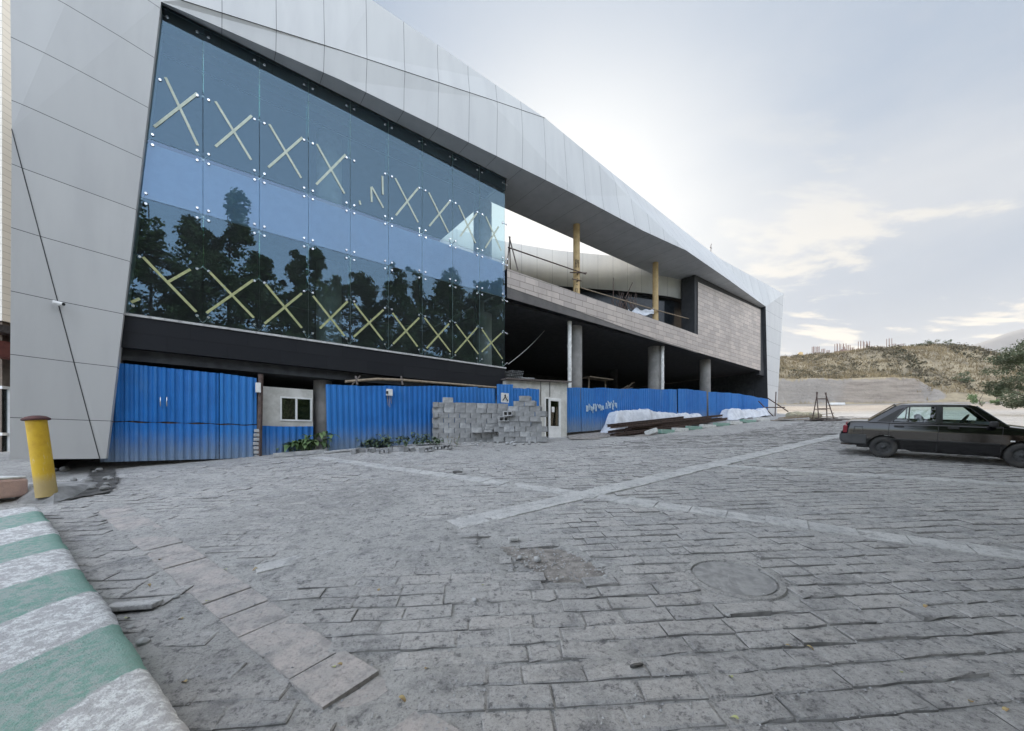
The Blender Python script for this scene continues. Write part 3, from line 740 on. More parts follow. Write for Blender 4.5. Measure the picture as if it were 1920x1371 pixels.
# stone band of the terrace and the stone wall at its end
mb = MB(); st = [12.55, 16, 19, 22, 25, 27.5, 29.7]; nn = [.06]*6+[0.]
def uS(P): return [(SN(p)[0], p.z-H) for p in P]
for i in range(len(st)-1):
    a, b, n0, n1 = st[i], st[i+1], nn[i], nn[i+1]
    h0, h1 = [np.interp(x, [12.5, 18, 25, 29.7], [7.06, 6.86, 6.52, 6.46]) for x in (a, b)]; t0, t1 = [np.interp(x, [12.5, 29.7], [7.88, 7.72]) for x in (a, b)]
    P = [FS(a, h0, n0), FS(b, h1, n1), FS(b, t1, n1), FS(a, t0, n0)]; mb.face(P, 0, uS(P))
    mb.face([FS(a, t0, n0), FS(b, t1, n1), FS(b, t1, -.5), FS(a, t0, -.5)], 0, [(0, 0)]*4)
    g0, g1 = [np.interp(x, [12.5, 29.7], [6.56, 6.40]) for x in (a, b)]
    if g0 < h0-.03: mb.face([FS(a, g0, n0-.02), FS(b, g1, n1-.02), FS(b, h1, n1-.02), FS(a, h0, n0-.02)], 2)
    mb.face([FS(a, g0, n0), FS(a, g0, -.45), FS(b, g1, -.45), FS(b, g1, n1)], 1)
    mb.face([FS(b, t1, -.5), FS(b, 6.9, -.5), FS(a, 6.9, -.5), FS(a, t0, -.5)], 1)
P = [FS(12.55, 6.6, .05), FS(12.55, 7.88, .05), FS(12.55, 7.88, -.5), FS(12.55, 6.5, -.45)]; mb.face(P, 1)
M['darkstone'] = simple('dark_stone_course', (.10, .09, .085), (.065, .06, .058), scale=1.5, rough=.4)  # darker strip along the lower edge of the parapet
mb.build('stone_parapet', [M['stone'], M['granite'], M['darkstone']], BLD)
mb = MB(); P = [FS(29.7, 6.46, 0), FS(40.6, 6.35, 0), FS(40.6, 11.75, 0), FS(29.7, 11.50, 0)]; mb.face(P, 0, uS(P))
mb.face([FS(29.7, 6.46, 0), FS(29.7, 11.5, 0), FS(29.7, 11.5, -1.2), FS(29.7, 6.46, -1.2)], 1)
mb.face([FS(29.7, 6.46, 0), FS(29.7, 6.46, -.6), FS(40.6, 6.35, -.6), FS(40.6, 6.35, 0)], 1)
mb.build('stone_wall', [M['stone'], M['darker']], BLD)
mb = MB()     # dark jamb, plus strips coloured as soffit shadow and shaded gap
mb.prism([FS(29.35, 7.7, -.06), FS(29.69, 7.7, -.06), FS(29.69, 11.95, -.06), FS(29.35, 11.95, -.06)], FN.to_3d()*-1.)
mb.prism([FS(29.7, 11.2, -.06), FS(41.3, 11.2, -.06), FS(41.3, 11.97, -.06), FS(29.7, 11.97, -.06)], FN.to_3d()*-.3)
mb.prism([FS(40.5, 6.0, -.05), FS(41.5, 6., -.05), FS(41.5, 11.9, -.05), FS(40.5, 11.9, -.05)], FN.to_3d()*-.3)
mb.build('reveal_shade', M['darker'], BLD)
# curved clad wall at the back of the terrace with a glazed strip below
ct = [(3,-8.3),(8,-7.8),(12,-7.2),(17.2,-6.2),(20.4,-5.1),(22.9,-3.9),(25.3,-2.6),(27.6,-1.7),(29.5,-1.15),(32,-.95)]
dn = []
for i in range(len(ct)-1):
    for k in range(4):
        f = k/4; dn.append((ct[i][0]*(1-f)+ct[i+1][0]*f, ct[i][1]*(1-f)+ct[i+1][1]*f))
dn.append(ct[-1]); dn = [(s_, sum(dn[max(0, min(len(dn)-1, i+q))][1] for q in (-2,-1,0,1,2))/5) for i, (s_, _) in enumerate(dn)]
mb = MB(); acc = 0.; us = []
for i, (s_, n_) in enumerate(dn):
    if i: acc += math.hypot(s_-dn[i-1][0], n_-dn[i-1][1])
    us.append(acc/1.1)
for i in range(len(dn)-1):
    (a, n0), (b, n1) = dn[i], dn[i+1]
    P = [FS(a, 10.6, n0), FS(b, 10.6, n1), FS(b, 13., n1), FS(a, 13., n0)]; mb.face(P, 0, [(us[i], .5), (us[i+1], .5), (us[i+1], .5), (us[i], .5)], True)
    P = [FS(a, 13., n0), FS(b, 13., n1), FS(b, 13., n1-.35), FS(a, 13., n0-.35)]; mb.face(P, 0, [(.5,.5)]*4)
    P = [FS(a, 10.6, n0), FS(a, 10.6, n0-1.2), FS(b, 10.6, n1-1.2), FS(b, 10.6, n1)]; mb.face(P, 1)
    P = [FS(b, 10.6, n1-.35), FS(a, 10.6, n0-.35), FS(a, 13., n0-.35), FS(b, 13., n1-.35)]; mb.face(P, 0, [(.5,.5)]*4)
mb.build('curved_wall', [M['clad_pale'], M['darker']], BLD, merge=.001)
mb = MB()
for i in range(0, len(dn)-1):
    (a, n0), (b, n1) = dn[i], dn[i+1]
    mb.face([FS(a, 6.9, n0-.5), FS(b, 6.9, n1-.5), FS(b, 10.6, n1-.5), FS(a, 10.6, n0-.5)], 0 if i > 12 else 1)
    mb.face([FS(b, 6.9, n1-1.6), FS(a, 6.9, n0-1.6), FS(a, 10.6, n0-1.6), FS(b, 10.6, n1-1.6)], 1)
mb.build('terrace_glazing', [M['darkglass'], M['dark']], BLD)
# security camera on the left pillar
SC = empty('security_camera', FP(113, 570, .62), 'small white security camera fixed to the left cladding pillar', 'camera')
mb = MB(); p = FP(113, 570, .66); q = p+FN.to_3d()*.10
mb.bar(p-FN.to_3d()*.1, q, .03); mb.box(p+Vector((0,0,.0)), (.05, .05, .09)); mb.build('bracket', M['white'], SC)
mb = MB(); mb.tube([q+Vector((-.10,-.02,.01)), q+Vector((.10,.0,-.035))], .042, 12); mb.build('housing', M['white'], SC)
mb = MB(); mb.tube([q+Vector((.098,.0,-.0345)), q+Vector((.112,.0,-.037))], .034, 12); mb.build('lens', M['black'], SC)
# ================================================================ HOARDING, GATE, HUT
def corr(mb, s0, s1, hb, ht, n, per=.19, amp=.022, lean=0., ph=0., mi=0, v0=0.):
    """corrugated sheet along the facade from s0 to s1; hb, ht give foot and head height"""
    k = max(8, int((s1-s0)/per*10)); P = []; UV = []
    for r in (0., .5, 1.):
        row = []; uv = []
        for i in range(k+1):
            s_ = s0+(s1-s0)*i/k; w = math.sin(2*math.pi*(s_/per+ph)); w = max(-1, min(1, w*2.1))
            b, t_ = hb(s_), ht(s_); z = b+(t_-b)*r
            row.append(FS(s_+lean*(z-b), z, n+amp*w+.02*math.sin(s_*1.3+r*2)*(r))); uv.append((s_, z-b+v0))
        P.append(row); UV.append(uv)
    mb.grid([list(c) for c in zip(*P)], mi, False, [list(c) for c in zip(*UV)])
def lin(x0, y0, x1, y1): return lambda x: y0+(y1-y0)*(x-x0)/(x1-x0)
def sh(x, y, n): p = FP(x, y, n); return SN(p)[0], p.z-H
def hoarding(label, x0, x1, top, bot, n, step=1.05, lean=.0, group='blue corrugated hoarding sheets round the site', per=.19, base=-.25):
    (sa, ha), (sb_, hb_) = sh(x0, top[0], n), sh(x1, top[1], n); (_, ga), (_, gb) = sh(x0, bot[0], n), sh(x1, bot[1], n)
    root = empty('hoarding', FS((sa+sb_)/2, (ga+gb)/2, n), label, 'hoarding', group)
    T = lin(sa, ha, sb_, hb_); Bt = lin(sa, ga, sb_, gb); k = max(1, round((sb_-sa)/step)); w = (sb_-sa)/k
    for i in range(k):
        mb = MB(); e = random.gauss(0, .018); f = random.gauss(0, .012)
        a = sa+i*w; b = a+w+.03
        corr(mb, a, min(b, sb_), lambda s_: Bt(s_)+base*0+f, lambda s_: T(s_)+e+.012*math.sin(s_*3), n+.012*(i % 2)+random.gauss(0, .006), per, .022, lean+random.gauss(0, .006), random.random()*.1)
        mb.build('sheet', M['blue'], root)
    return root
h1 = hoarding('long blue corrugated hoarding below the black stone band, behind the block pile', 614, 931, (723, 727), (850, 815), .35, lean=-.012)
h2 = hoarding('taller single blue sheet standing up behind the square white sign', 932, 961, (720, 721), (800, 800), .42, group='blue corrugated hoarding sheets round the site')
h3 = hoarding('short blue sheeting between the square sign and the white door hut', 961.5, 1011, (726, 730), (800, 800), .38)
h4 = hoarding('blue hoarding with a white paint smear right of the white door', 1063, 1270, (727, 731), (812, 793), .12, lean=-.02)
h5 = hoarding('blue hoarding sheet behind the end of the large white tarpaulin', 1271, 1325, (729, 733), (793, 789), .10)
h6 = hoarding('pale blue hoarding sheet just right of the dark gap in the fence', 1329, 1383, (735, 738), (792, 788), .18)
h7 = hoarding('last blue hoarding sheets beside the grey corner leg of the building', 1384, 1440, (738, 749), (790, 778), .14, step=.9)
M['smear'] = simple('white_paint_smear', (.50, .60, .68), (.30, .45, .62), scale=14, rough=.8)
mb = MB()      # brushed white paint on the hoarding, following its ribs
random.seed(11)
for i in range(26):
    x = 1099+i*2.2+random.random(); y0 = 757+random.random()*6-(6 if i > 16 else 0); y1 = y0+random.uniform(5, 12)
    if 14 < i < 17: continue
    for q in range(2):
        a = FP(x+q, y0, .175); b = FP(x+q*1.5+random.uniform(-1, 2), y1, .175); w = FD.to_3d()*random.uniform(.02, .035)
        mb.prism([a-w, b-w, b+w, a+w], FN.to_3d()*.003)
mb.build('paint_smear', M['smear'], h4)
GT = empty('gate', FS(1.2, -.5, -.12), 'blue corrugated double gate with white handles beside the cladding pillar', 'gate')
s411, _ = sh(411, 800, -.12); s480, _ = sh(481, 800, -.12)
for a, b, top, seam in ((-.45, s411-.01, (2.1, 2.05), .57), (s411+.01, s480, (2.06, 2.0), .56)):
    mb = MB(); corr(mb, a, b, lambda s_: seam+.012*math.sin(s_*9), lin(a, top[0], b, top[1]), -.12, .185, .024, v0=1.)
    corr(mb, a, b, lambda s_: -.50+.03*(s_/3), lambda s_: seam-.035+.010*math.sin(s_*11+1), -.09, .185, .024)
    lf = mb.build('gate_leaf', M['blue'], GT)
    mb = MB(); mb.bar(FS(a, seam-.02, -.185), FS(b, seam-.02, -.185), .05, mi=0); mb.bar(FS(a, -.3, -.185), FS(b, -.3, -.185), .05); mb.bar(FS(a, 1.8, -.19), FS(b, 1.8, -.19), .05)
    mb.build('rail', M['rust'], lf)
    if a < 0:
        for px in (301, 313):
            mb = MB(); p = FP(px, 745, -.07); q = FP(px, 762, -.07)
            mb.tube([p, p+FN.to_3d()*.05, q+FN.to_3d()*.05, q], .014, 6); mb.build('handle', M['chrome'], lf)
p0 = FP(489, 700, -.1)
mb = MB(); mb.bar(FP(489, 702, -.10), FP(486, 862, -.10), .10); thing(mb, 'steel_post', M['rust'], 'dark rusty steel post between the blue gate and the white hut wall', 'post')
mb = MB(); mb.box(FP(484, 727, .0), (.14, .10, .30), rz=math.atan2(FD.y, FD.x), bev=.012); thing(mb, 'meter_box', M['white'], 'small white box on the post beside the blue gate', 'box')
mb = MB(); p = FP(481, 830, -.1)
for k in range(7): mb.box(FP(480.5, 808+k*8, -.16)+Vector((random.uniform(-.02, .02), 0, 0)), (.16, .2, .10), rz=math.atan2(FD.y, FD.x)+random.gauss(0, .1), bev=.015)
thing(mb, 'stone_pier', M['block2'], 'narrow pier of stacked stones behind the edge of the blue gate', 'pier')
# white wall with the sliding window
HW = empty('guard_hut', FP(537, 860, -.5), 'white plastered guard hut wall with a sliding window beside the gate', 'hut')
mb = MB(); a, _ = sh(488, 720, -.45); b, _ = sh(587, 720, -.45); wa, wt = sh(527, 745, -.45); wb, wb_ = sh(583, 789, -.45)
top = 1.80; bot = -.55
nn_ = FN.to_3d()*-.2
for r in ([(a, bot), (wa, bot), (wa, top), (a, top)], [(wb, bot), (b, bot), (b, top), (wb, top)], [(wa, bot), (wb, bot), (wb, wb_), (wa, wb_)], [(wa, wt), (wb, wt), (wb, top), (wa, top)]):
    mb.prism([FS(s_, h, -.45) for s_, h in r], nn_)
mb.build('wall', M['plaster'], HW)
def frame(mb, s0, s1, h0, h1, n, w=.05, d=.06):
    mb.prism([FS(s0, h0, n), FS(s1, h0, n), FS(s1, h0+w, n), FS(s0, h0+w, n)], FN.to_3d()*-d); mb.prism([FS(s0, h1-w, n), FS(s1, h1-w, n), FS(s1, h1, n), FS(s0, h1, n)], FN.to_3d()*-d)
    mb.prism([FS(s0, h0+w, n), FS(s0+w, h0+w, n), FS(s0+w, h1-w, n), FS(s0, h1-w, n)], FN.to_3d()*-d); mb.prism([FS(s1-w, h0+w, n), FS(s1, h0+w, n), FS(s1, h1-w, n), FS(s1-w, h1-w, n)], FN.to_3d()*-d)
mb = MB(); frame(mb, wa-.03, wb+.03, wb_-.03, wt+.03, -.42, .05, .1); mid = (wa+wb)/2
mb.prism([FS(mid-.03, wb_+.02, -.43), FS(mid+.03, wb_+.02, -.43), FS(mid+.03, wt-.02, -.43), FS(mid-.03, wt-.02, -.43)], FN.to_3d()*-.06)
wf = mb.build('window', M['upvc'], HW)
for k, (s0, s1) in enumerate(((wa+.02, mid-.03), (mid+.03, wb-.02))):
    mb = MB(); mb.prism([FS(s0, wb_+.02, -.47), FS(s1, wb_+.02, -.47), FS(s1, wt-.02, -.47), FS(s0, wt-.02, -.47)], FN.to_3d()*-.006); mb.build('window_pane', M['carglass'], wf)
M['curtain'] = simple('brown_patterned_curtain', (.34, .19, .13), (.16, .09, .07), scale=16, rough=.95)
mb = MB(); mb.grid([[FS(wa+.02+(mid-wa)*i/20, h, -.50+.012*math.sin(i*1.4)) for h in (wb_, wt)] for i in range(21)]); mb.build('curtain', M['curtain'], wf)
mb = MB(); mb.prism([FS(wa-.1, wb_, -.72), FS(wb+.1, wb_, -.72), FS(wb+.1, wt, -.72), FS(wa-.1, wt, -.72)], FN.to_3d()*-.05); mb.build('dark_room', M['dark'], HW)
hoarding('low blue sheet below the guard hut window', 486, 587, (797, 799), (862, 852), -.22, step=2.)
# hut with the white door
HT = empty('site_hut', FP(1010, 828, .2), 'low beige site hut with a white glazed door and debris on its roof', 'hut')
a, _ = sh(948, 715, .25); b, _ = sh(1063, 720, .25); da, dt = sh(1021, 745, .25); db, dbm = sh(1051, 826, .25)
ht = lambda s_: lin(a, 2.78, b, 3.02)(s_)
mb = MB()
for P in ([(a, 0.), (da, 0.), (da, ht(da)), (a, ht(a))], [(db, -.1), (b, -.1), (b, ht(b)), (db, ht(db))], [(da, dt), (db, dt), (db, ht(db)), (da, ht(da))]):
    mb.prism([FS(s_, h, .25) for s_, h in P], nn_)
mb.prism([FS(b, -.1, .05), FS(b, -.1, -2.4), FS(b, ht(b), -2.4), FS(b, ht(b), .05)], FD.to_3d()*-.2)
mb.prism([FS(a, -.1, .05), FS(a, -.1, -2.4), FS(a, ht(a), -2.4), FS(a, ht(a), .05)], FD.to_3d()*.2)
mb.build('wall', M['plaster'], HT)
mb = MB(); mb.prism([FS(a-.1, ht(a)+.01, .45), FS(b+.15, ht(b)+.01, .45), FS(b+.15, ht(b)+.03, -2.5), FS(a-.1, ht(a)+.03, -2.5)], (0, 0, .06)); mb.build('roof', M['steel'], HT)
mb = MB(); sp_ = da+(db-da)*.23; frame(mb, da, db, dbm, dt, .29, .06, .08); frame(mb, sp_, db-.05, dbm+.05, dt-.05, .31, .10, .06)
mb.prism([FS(sp_+.1, dbm+.15, .30), FS(db-.15, dbm+.15, .30), FS(db-.15, dbm+.62, .30), FS(sp_+.1, dbm+.62, .30)], FN.to_3d()*-.03)
mb.prism([FS(sp_+.1, dbm+.62, .31), FS(db-.15, dbm+.62, .31), FS(db-.15, dbm+.70, .31), FS(sp_+.1, dbm+.70, .31)], FN.to_3d()*-.05)
dr = mb.build('door', M['upvc'], HT)
mb = MB(); mb.prism([FS(sp_+.1, dbm+.7, .27), FS(db-.15, dbm+.7, .27), FS(db-.15, dt-.15, .27), FS(sp_+.1, dt-.15, .27)], FN.to_3d()*-.008); mb.prism([FS(da+.05, dbm+.06, .25), FS(sp_, dbm+.06, .25), FS(sp_, dt-.06, .25), FS(da+.05, dt-.06, .25)], FN.to_3d()*-.008); mb.build('door_glass', M['winglass'], dr)
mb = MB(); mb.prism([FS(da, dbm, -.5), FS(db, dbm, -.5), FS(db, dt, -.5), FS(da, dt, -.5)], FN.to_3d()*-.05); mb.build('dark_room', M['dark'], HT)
mb = MB(); pc = FP(1037, 768, .282); mb.prism([pc+FD.to_3d()*x+Vector((0, 0, z)) for x, z in ((-.09, -.13), (.09, -.13), (.09, .13), (-.09, .13))], FN.to_3d()*.003); mb.build('paper_notice', M['paper'], dr)
mb = MB(); pc = FP(1031.5, 786, .32); mb.tube([pc, pc+FN.to_3d()*.05, pc+FN.to_3d()*.05+FD.to_3d()*.11], .012, 6); mb.build('handle', M['steel'], dr)
for px in (1014, 1031):
    mb = MB(); p = FP(px, 722 if px > 1020 else 718, .28); mb.tube([FP(px, 715, .27), FP(px, 744 if px > 1020 else 760, .27)], .014, 6); mb.build('wire', M['black'], HT)
# corrugated sheets and rubble on the hut roof
M['galv'] = simple('galvanised_sheet', (.42, .43, .43), (.28, .28, .27), scale=6, rough=.5, metal=.3)
for k in range(6):
    mb = MB(); s_ = a+.15+k*.05; hh = ht(a)+.08+k*.085; P = []
    for i in range(25):
        x = i/24*.75; P.append([FS(s_+x+random.gauss(0,.003), hh+.025*math.sin(i*1.9)+.05*(x-.3)*(k % 2), .3-k*.03+random.uniform(-.02,.02)), FS(s_+x, hh+.025*math.sin(i*1.9), -1.3)])
    mb.grid(P)
    thing(mb, 'roofing_sheet', M['galv'], 'grey corrugated roofing sheet stacked on the hut roof against the glass front', 'roofing sheet', 'roofing sheets stacked on the hut roof')
for px, py, w in ((978, 703, .5), (990, 708, .45), (970, 700, .5)):
    mb = MB(); p = FP(px, py, -.1); p.z = H+ht(SN(p)[0])+.10
    mb.box(p, (w, .5, .05), rz=.4+random.random(), bev=.01); mb.box(p+Vector((.06,-.05,.05)), (w*.8, .4, .05), rz=.1+random.random(), bev=.01)
    thing(mb, 'broken_slab', M['block2'], 'broken pale slab pieces lying on the hut roof', 'slab', 'broken slabs on the hut roof')

# ================================================================ CONCRETE BLOCKS
def block_mesh(name, mat):
    mb = MB(); xs_ = [-.195,-.163,-.018,.018,.163,.195]; ys_ = [-.095,-.060,.060,.095]; hol = {(1,1),(3,1)}
    for z, flip in ((.095, 0), (-.095, 1)):
        for i in range(5):
            for j in range(3):
                if (i, j) in hol: continue
                P = [(xs_[i], ys_[j], z), (xs_[i+1], ys_[j], z), (xs_[i+1], ys_[j+1], z), (xs_[i], ys_[j+1], z)]; mb.face(P[::-1] if flip else P)
    for (x0, x1, y0, y1, inn) in ((-.195,.195,-.095,.095,0), (-.163,-.018,-.06,.06,1), (.018,.163,-.06,.06,1)):
        c = [(x0,y0),(x1,y0),(x1,y1),(x0,y1)]
        for k in range(4):
            p, q = c[k], c[(k+1) % 4]; P = [(p[0],p[1],-.095),(q[0],q[1],-.095),(q[0],q[1],.095),(p[0],p[1],.095)]; mb.face(P[::-1] if inn else P)
    o = mb.build(name, mat); me = o.data; bpy.data.objects.remove(o)
    bm = bmesh.new(); bm.from_mesh(me); bmesh.ops.remove_doubles(bm, verts=bm.verts[:], dist=.0001)
    for v in bm.verts: v.co += Vector((random.gauss(0,.0025), random.gauss(0,.0025), random.gauss(0,.0025)))
    bm.to_mesh(me); bm.free(); return me
BM = [block_mesh('concrete_block', M['block']), block_mesh('concrete_block', M['block']), block_mesh('concrete_block', M['block2'])]
BG = 'concrete blocks piled in front of the blue hoarding'
random.seed(5)
def block(p, rz, label, side=0, mi=None, group=BG, tilt=0.):
    o = bpy.data.objects.new('concrete_block', BM[random.choice((0, 0, 1, 1, 2)) if mi is None else mi]); COL.objects.link(o)
    o.location = p; o.rotation_euler = (R(90)*side+tilt, tilt*.5, rz+(math.pi if random.random() < .5 else 0)); return tag(o, label, 'concrete block', group)
LB1 = 'grey concrete block built into the neat left half of the block pile'
LB2 = 'grey concrete block in the stepped right half of the block pile, beside the white door'
a = FP(812, 800, .85); b = FP(946, 800, 2.1); a.z = b.z = float(G(a.x, a.y)); d = (b-a); d.z = 0; L1_ = d.length; d.normalize(); r1 = math.atan2(d.y, d.x); pr = Vector((-d.y, d.x, 0))
for c in range(8):
    off = .0 if c % 2 == 0 else .2; x = off-.02
    if c == 7 and True: x = 0
    nrow = 0
    while x < L1_+.2:
        if c == 7 and x > L1_*.99: break
        p = a+d*(x+.2)+pr*random.gauss(.1, .010); p.z = float(G(a.x, a.y))+.10+c*.192+.006*math.sin(x*2)
        block(p, r1+random.gauss(0, .015), LB1)
        if (c > 5 or nrow == 0) and c < 8:
            block(p+pr*.23+d*(-.02), r1+random.gauss(0, .03), LB1)
        x += .402+random.random()*.012; nrow += 1
    if c % 2: 
        p = a+d*.085+pr*.12; p.z = float(G(a.x, a.y))+.10+c*.192; block(p, r1+R(90), LB1)
p = a+d*.55+pr*.1; p.z = float(G(a.x, a.y))+.10+8*.192; block(p, r1, 'single pale concrete block lying on top of the left end of the block pile', mi=2)
p = a+d*1.62-pr*.16; p.z = float(G(p.x, p.y))+.46; block(p, r1-.1, 'pale concrete block sticking out low from the left half of the pile', mi=2)
for k in range(3):
    p = a+d*(2.05+.03*k)-pr*.18; p.z = float(G(p.x, p.y))+.42+k*.1; mbk = block(p, r1+.1*k, 'ragged pale block slices jutting from the middle of the block pile', mi=2); mbk.scale = (.8, .8, .45)
a2 = GP(926, 829); b2 = GP(1015, 829); d = (b2-a2); d.z = 0; L2_ = d.length; d.normalize(); r2 = math.atan2(d.y, d.x); pr = Vector((-d.y, d.x, 0)); z2 = float(G(a2.x, a2.y))
prof = lambda x: np.interp(x/L2_, [0, .12, .34, .44, .68, .78, .88, 1.], [3.2, 5, 6, 9, 9, 8.2, 7, 6.6])
for c in range(9):
    x = (0. if c % 2 == 0 else .19)+(.15 if c > 3 else 0); q = 0
    while x < L2_-.1:
        if prof(x+.2) >= c+.6:
            p = a2+d*(x+.2)+pr*random.gauss(.0, .03); p.z = z2+.10+c*.192+random.gauss(0, .004); 
            ragged = prof(x-.1) < c+.6 and 1 < c < 6
            block(p, r2+random.gauss(0, .03), 'concrete block on its side, two dark holes showing, at the ragged step of the pile' if ragged else LB2, 1 if ragged else 0, 2 if ragged else None)
            if ragged: block(p+d*.05-pr*.15+Vector((0, 0, .0)), r2+random.gauss(0, .15), 'concrete block on its side, two dark holes showing, at the ragged step of the pile', 1, 2)
            if ragged: block(p+pr*.25+d*.1, r2, LB2)
            if prof(x+.2) < c+1.7: block(p+pr*.24+d*.05, r2+random.gauss(0, .05), LB2)
        x += .40+random.random()*.015
# rubble at its foot, the low weed bed with broken blocks
def stone(p, r, label, cat='stone', group=None, mat='block2', name='stone', fl=.65):
    bm = bmesh.new(); bmesh.ops.create_icosphere(bm, subdivisions=2, radius=1)
    k = random.randrange(1000)
    for v in bm.verts:
        q = .75+.5*float(fbm(v.co.x*1.3+k, v.co.y*1.3+v.co.z*2.1, k)); v.co = Vector((v.co.x*r*q*random.uniform(.95,1.05), v.co.y*r*q*.8, v.co.z*r*q*fl))
    mb = MB(); mb.bm(bm, Matrix.Translation(p) @ Matrix.Rotation(random.random()*6, 4, 'Z') @ Matrix.Rotation(random.gauss(0,.3), 4, 'X')); return thing(mb, name, M[mat], label, cat, group)
for k in range(26):
    x = random.uniform(868, 1015); p = GP(x, 829+random.uniform(0, 7)); r = random.uniform(.03, .09); stone(p+Vector((0,0,r*.3)), r, 'small grey rubble piece scattered at the foot of the block pile', 'rubble', 'rubble at the foot of the block pile', name='rubble')
for k in range(11):
    x = 662+k*18+random.uniform(-5, 5); p = GP(x, 850-(k-2)*.7+random.uniform(-3, 2)); o = block(p+Vector((0,0,.07)), random.random()*3, 'broken concrete block edging the weed bed before the blue hoarding', random.choice((0, 1)), None, 'broken blocks edging the weed bed', random.gauss(0, .2)); o.scale = (.75, .8, .8)
# ---------------------------------------------------------------- foliage
def leaves(mb, c, rad, n, size, flat=.6, mi=0, rs=random):
    c = Vector(c)
    for _ in range(n):
        v = Vector((rs.gauss(0, 1), rs.gauss(0, 1), rs.gauss(0, 1))).normalized()*(rs.random()**.45)
        p = c+Vector((v.x*rad[0], v.y*rad[1], v.z*rad[2])); s_ = size*rs.uniform(.6, 1.3)
        a = Vector((rs.gauss(0, 1), rs.gauss(0, 1), rs.gauss(0, flat))).normalized(); b = a.cross(Vector((rs.gauss(0, 1), rs.gauss(0, 1), rs.gauss(0, 1)))).normalized()
        mb.face([p-a*s_*.5, p+b*s_*.28, p+a*s_*.5, p-b*s_*.28], mi)
def bigleaf(mb, base, az, ln, w, up=.9, mi=0):
    d = Vector((math.cos(az), math.sin(az), 0)); sd_ = Vector((-d.y, d.x, 0)); n = 5; L_, R_, Cn = [], [], []
    for i in range(n+1):
        t_ = i/n; p = base+d*ln*t_+Vector((0, 0, ln*(up*t_-1.0*t_*t_))); ww = w*math.sin(math.pi*min(1, t_*.9+.1))**.8
        Cn.append(p); L_.append(p+sd_*ww+Vector((0,0,.25*ww))); R_.append(p-sd_*ww+Vector((0,0,.25*ww)))
    mb.grid([L_, Cn, R_], mi)
def weed(p, h, n, label, mat='leaf2', spread=.3, group=None, w=.045, cat='plant'):
    r = empty('weed', p, label, cat, group); st = MB(); lf = MB()
    for k in range(max(3, n//6)):
        az = random.random()*6.28; top = p+Vector((math.cos(az)*spread*.5, math.sin(az)*spread*.5, h*random.uniform(.5, 1)))
        st.tube([p, (p+top)/2+Vector((0,0,h*.1)), top], [.008,.006,.004], 5)
        for q in range(6): 
            f = random.random(); b = p+(top-p)*f; bigleaf(lf, b, random.random()*6.28, random.uniform(.5, 1)*spread*.8, w, random.uniform(.4, 1.2))
    st.build('stem', M['leaf2'], r); lf.build('foliage', M[mat], r); return r
random.seed(3)
for k, x in enumerate((684, 696, 708, 720, 733, 748, 762, 778, 792, 806, 822)):
    weed(GP(x, 840-k*.6)+Vector((0,0,.03)), random.uniform(.3, .5), 18, 'low grey green weed growing among the broken blocks of the bed', 'leaf2', .32, 'weeds in the bed before the hoarding', .06)
for k, x in enumerate((843, 856)): weed(GP(x, 838), .45, 20, 'dry yellowish weed standing at the left foot of the block pile', 'straw', .22, 'dry weeds by the block pile', .010)
PB = empty('shrub', GP(580, 850), 'dark green broad leaved shrub growing between the guard hut and the long hoarding', 'shrub')
mb = MB(); st = MB()
for k in range(46):
    x = random.uniform(525, 615); f = (x-525)/90; p = GP(x, 850-random.uniform(0, 4)); top = p+Vector((random.gauss(0,.08), random.gauss(0,.08), random.uniform(.1, .28)+.42*f*random.random()))
    st.tube([p, top], .008, 5)
    for q in range(4): bigleaf(mb, top, random.random()*6.28, random.uniform(.18, .34), .07, random.uniform(.2, 1.1))
st.build('stem', M['leaf2'], PB); mb.build('foliage', M['leaf'], PB)
mb = MB(); a = GP(512, 858); b = GP(612, 850)
mb.prism([a, b, b+Vector((0,.18,0)), a+Vector((0,.18,0))], (0,0,.13)); thing(mb, 'kerb', M['block2'], 'low grey kerb edging the broad leaved shrub', 'kerb')
mb = MB(); pts = [GP(x, y) for x, y in ((608, 852), (640, 848), (680, 845))]
mb.tube([p+Vector((0,0,.04)) for p in pts], .05, 6); thing(mb, 'kerb', M['block2'], 'broken concrete edging at the foot of the long hoarding, left of the weed bed', 'kerb')
# ================================================================ SIGN, BOXES, POLES, PIPES, CABLE
SG = empty('sign', FP(949, 757, .60), 'square white sign with a black ribbon-like A symbol standing on the block pile', 'sign')
c = FP(947, 746, 1.0); fd3 = FD.to_3d(); fn3 = FN.to_3d(); Z3 = Vector((0,0,1))
mb = MB(); mb.prism([c+fd3*x+Z3*z for x, z in ((-.20,-.20),(.20,-.20),(.20,.20),(-.20,.20))], fn3*-.02); mb.build('board', M['white'], SG)
mb = MB()
def sstroke(mb, pts, w, o=.012):
    for i in range(len(pts)-1):
        p, q = [c+fd3*x+Z3*z+fn3*(o+.001*i) for x, z in pts[i:i+2]]; dd = (q-p).normalized(); ww = fn3.cross(dd)*w
        mb.prism([p-ww-dd*w*.5, q-ww+dd*w*.5, q+ww+dd*w*.5, p+ww-dd*w*.5], fn3*.004)
sstroke(mb, [(-.11,-.09),(-.03,.0),(.02,.08),(.0,.13),(-.03,.08),(.03,.0),(.10,-.09)], .018)
sstroke(mb, [(-.13,-.12),(-.08,-.06)], .02, .018); sstroke(mb, [(.08,-.06),(.13,-.12)], .02, .018); sstroke(mb, [(.09,.02),(.10,.05)], .012, .018)
mb.build('symbol', M['black'], SG)
EB = empty('electric_box', FP(729, 742, .45), 'small white electric box with hanging wires on the long blue hoarding', 'electric box')
c2 = FP(730, 736, .43); mb = MB(); mb.box(c2, (.22, .10, .24), rz=math.atan2(FD.y, FD.x), bev=.015); mb.build('case', M['white'], EB)
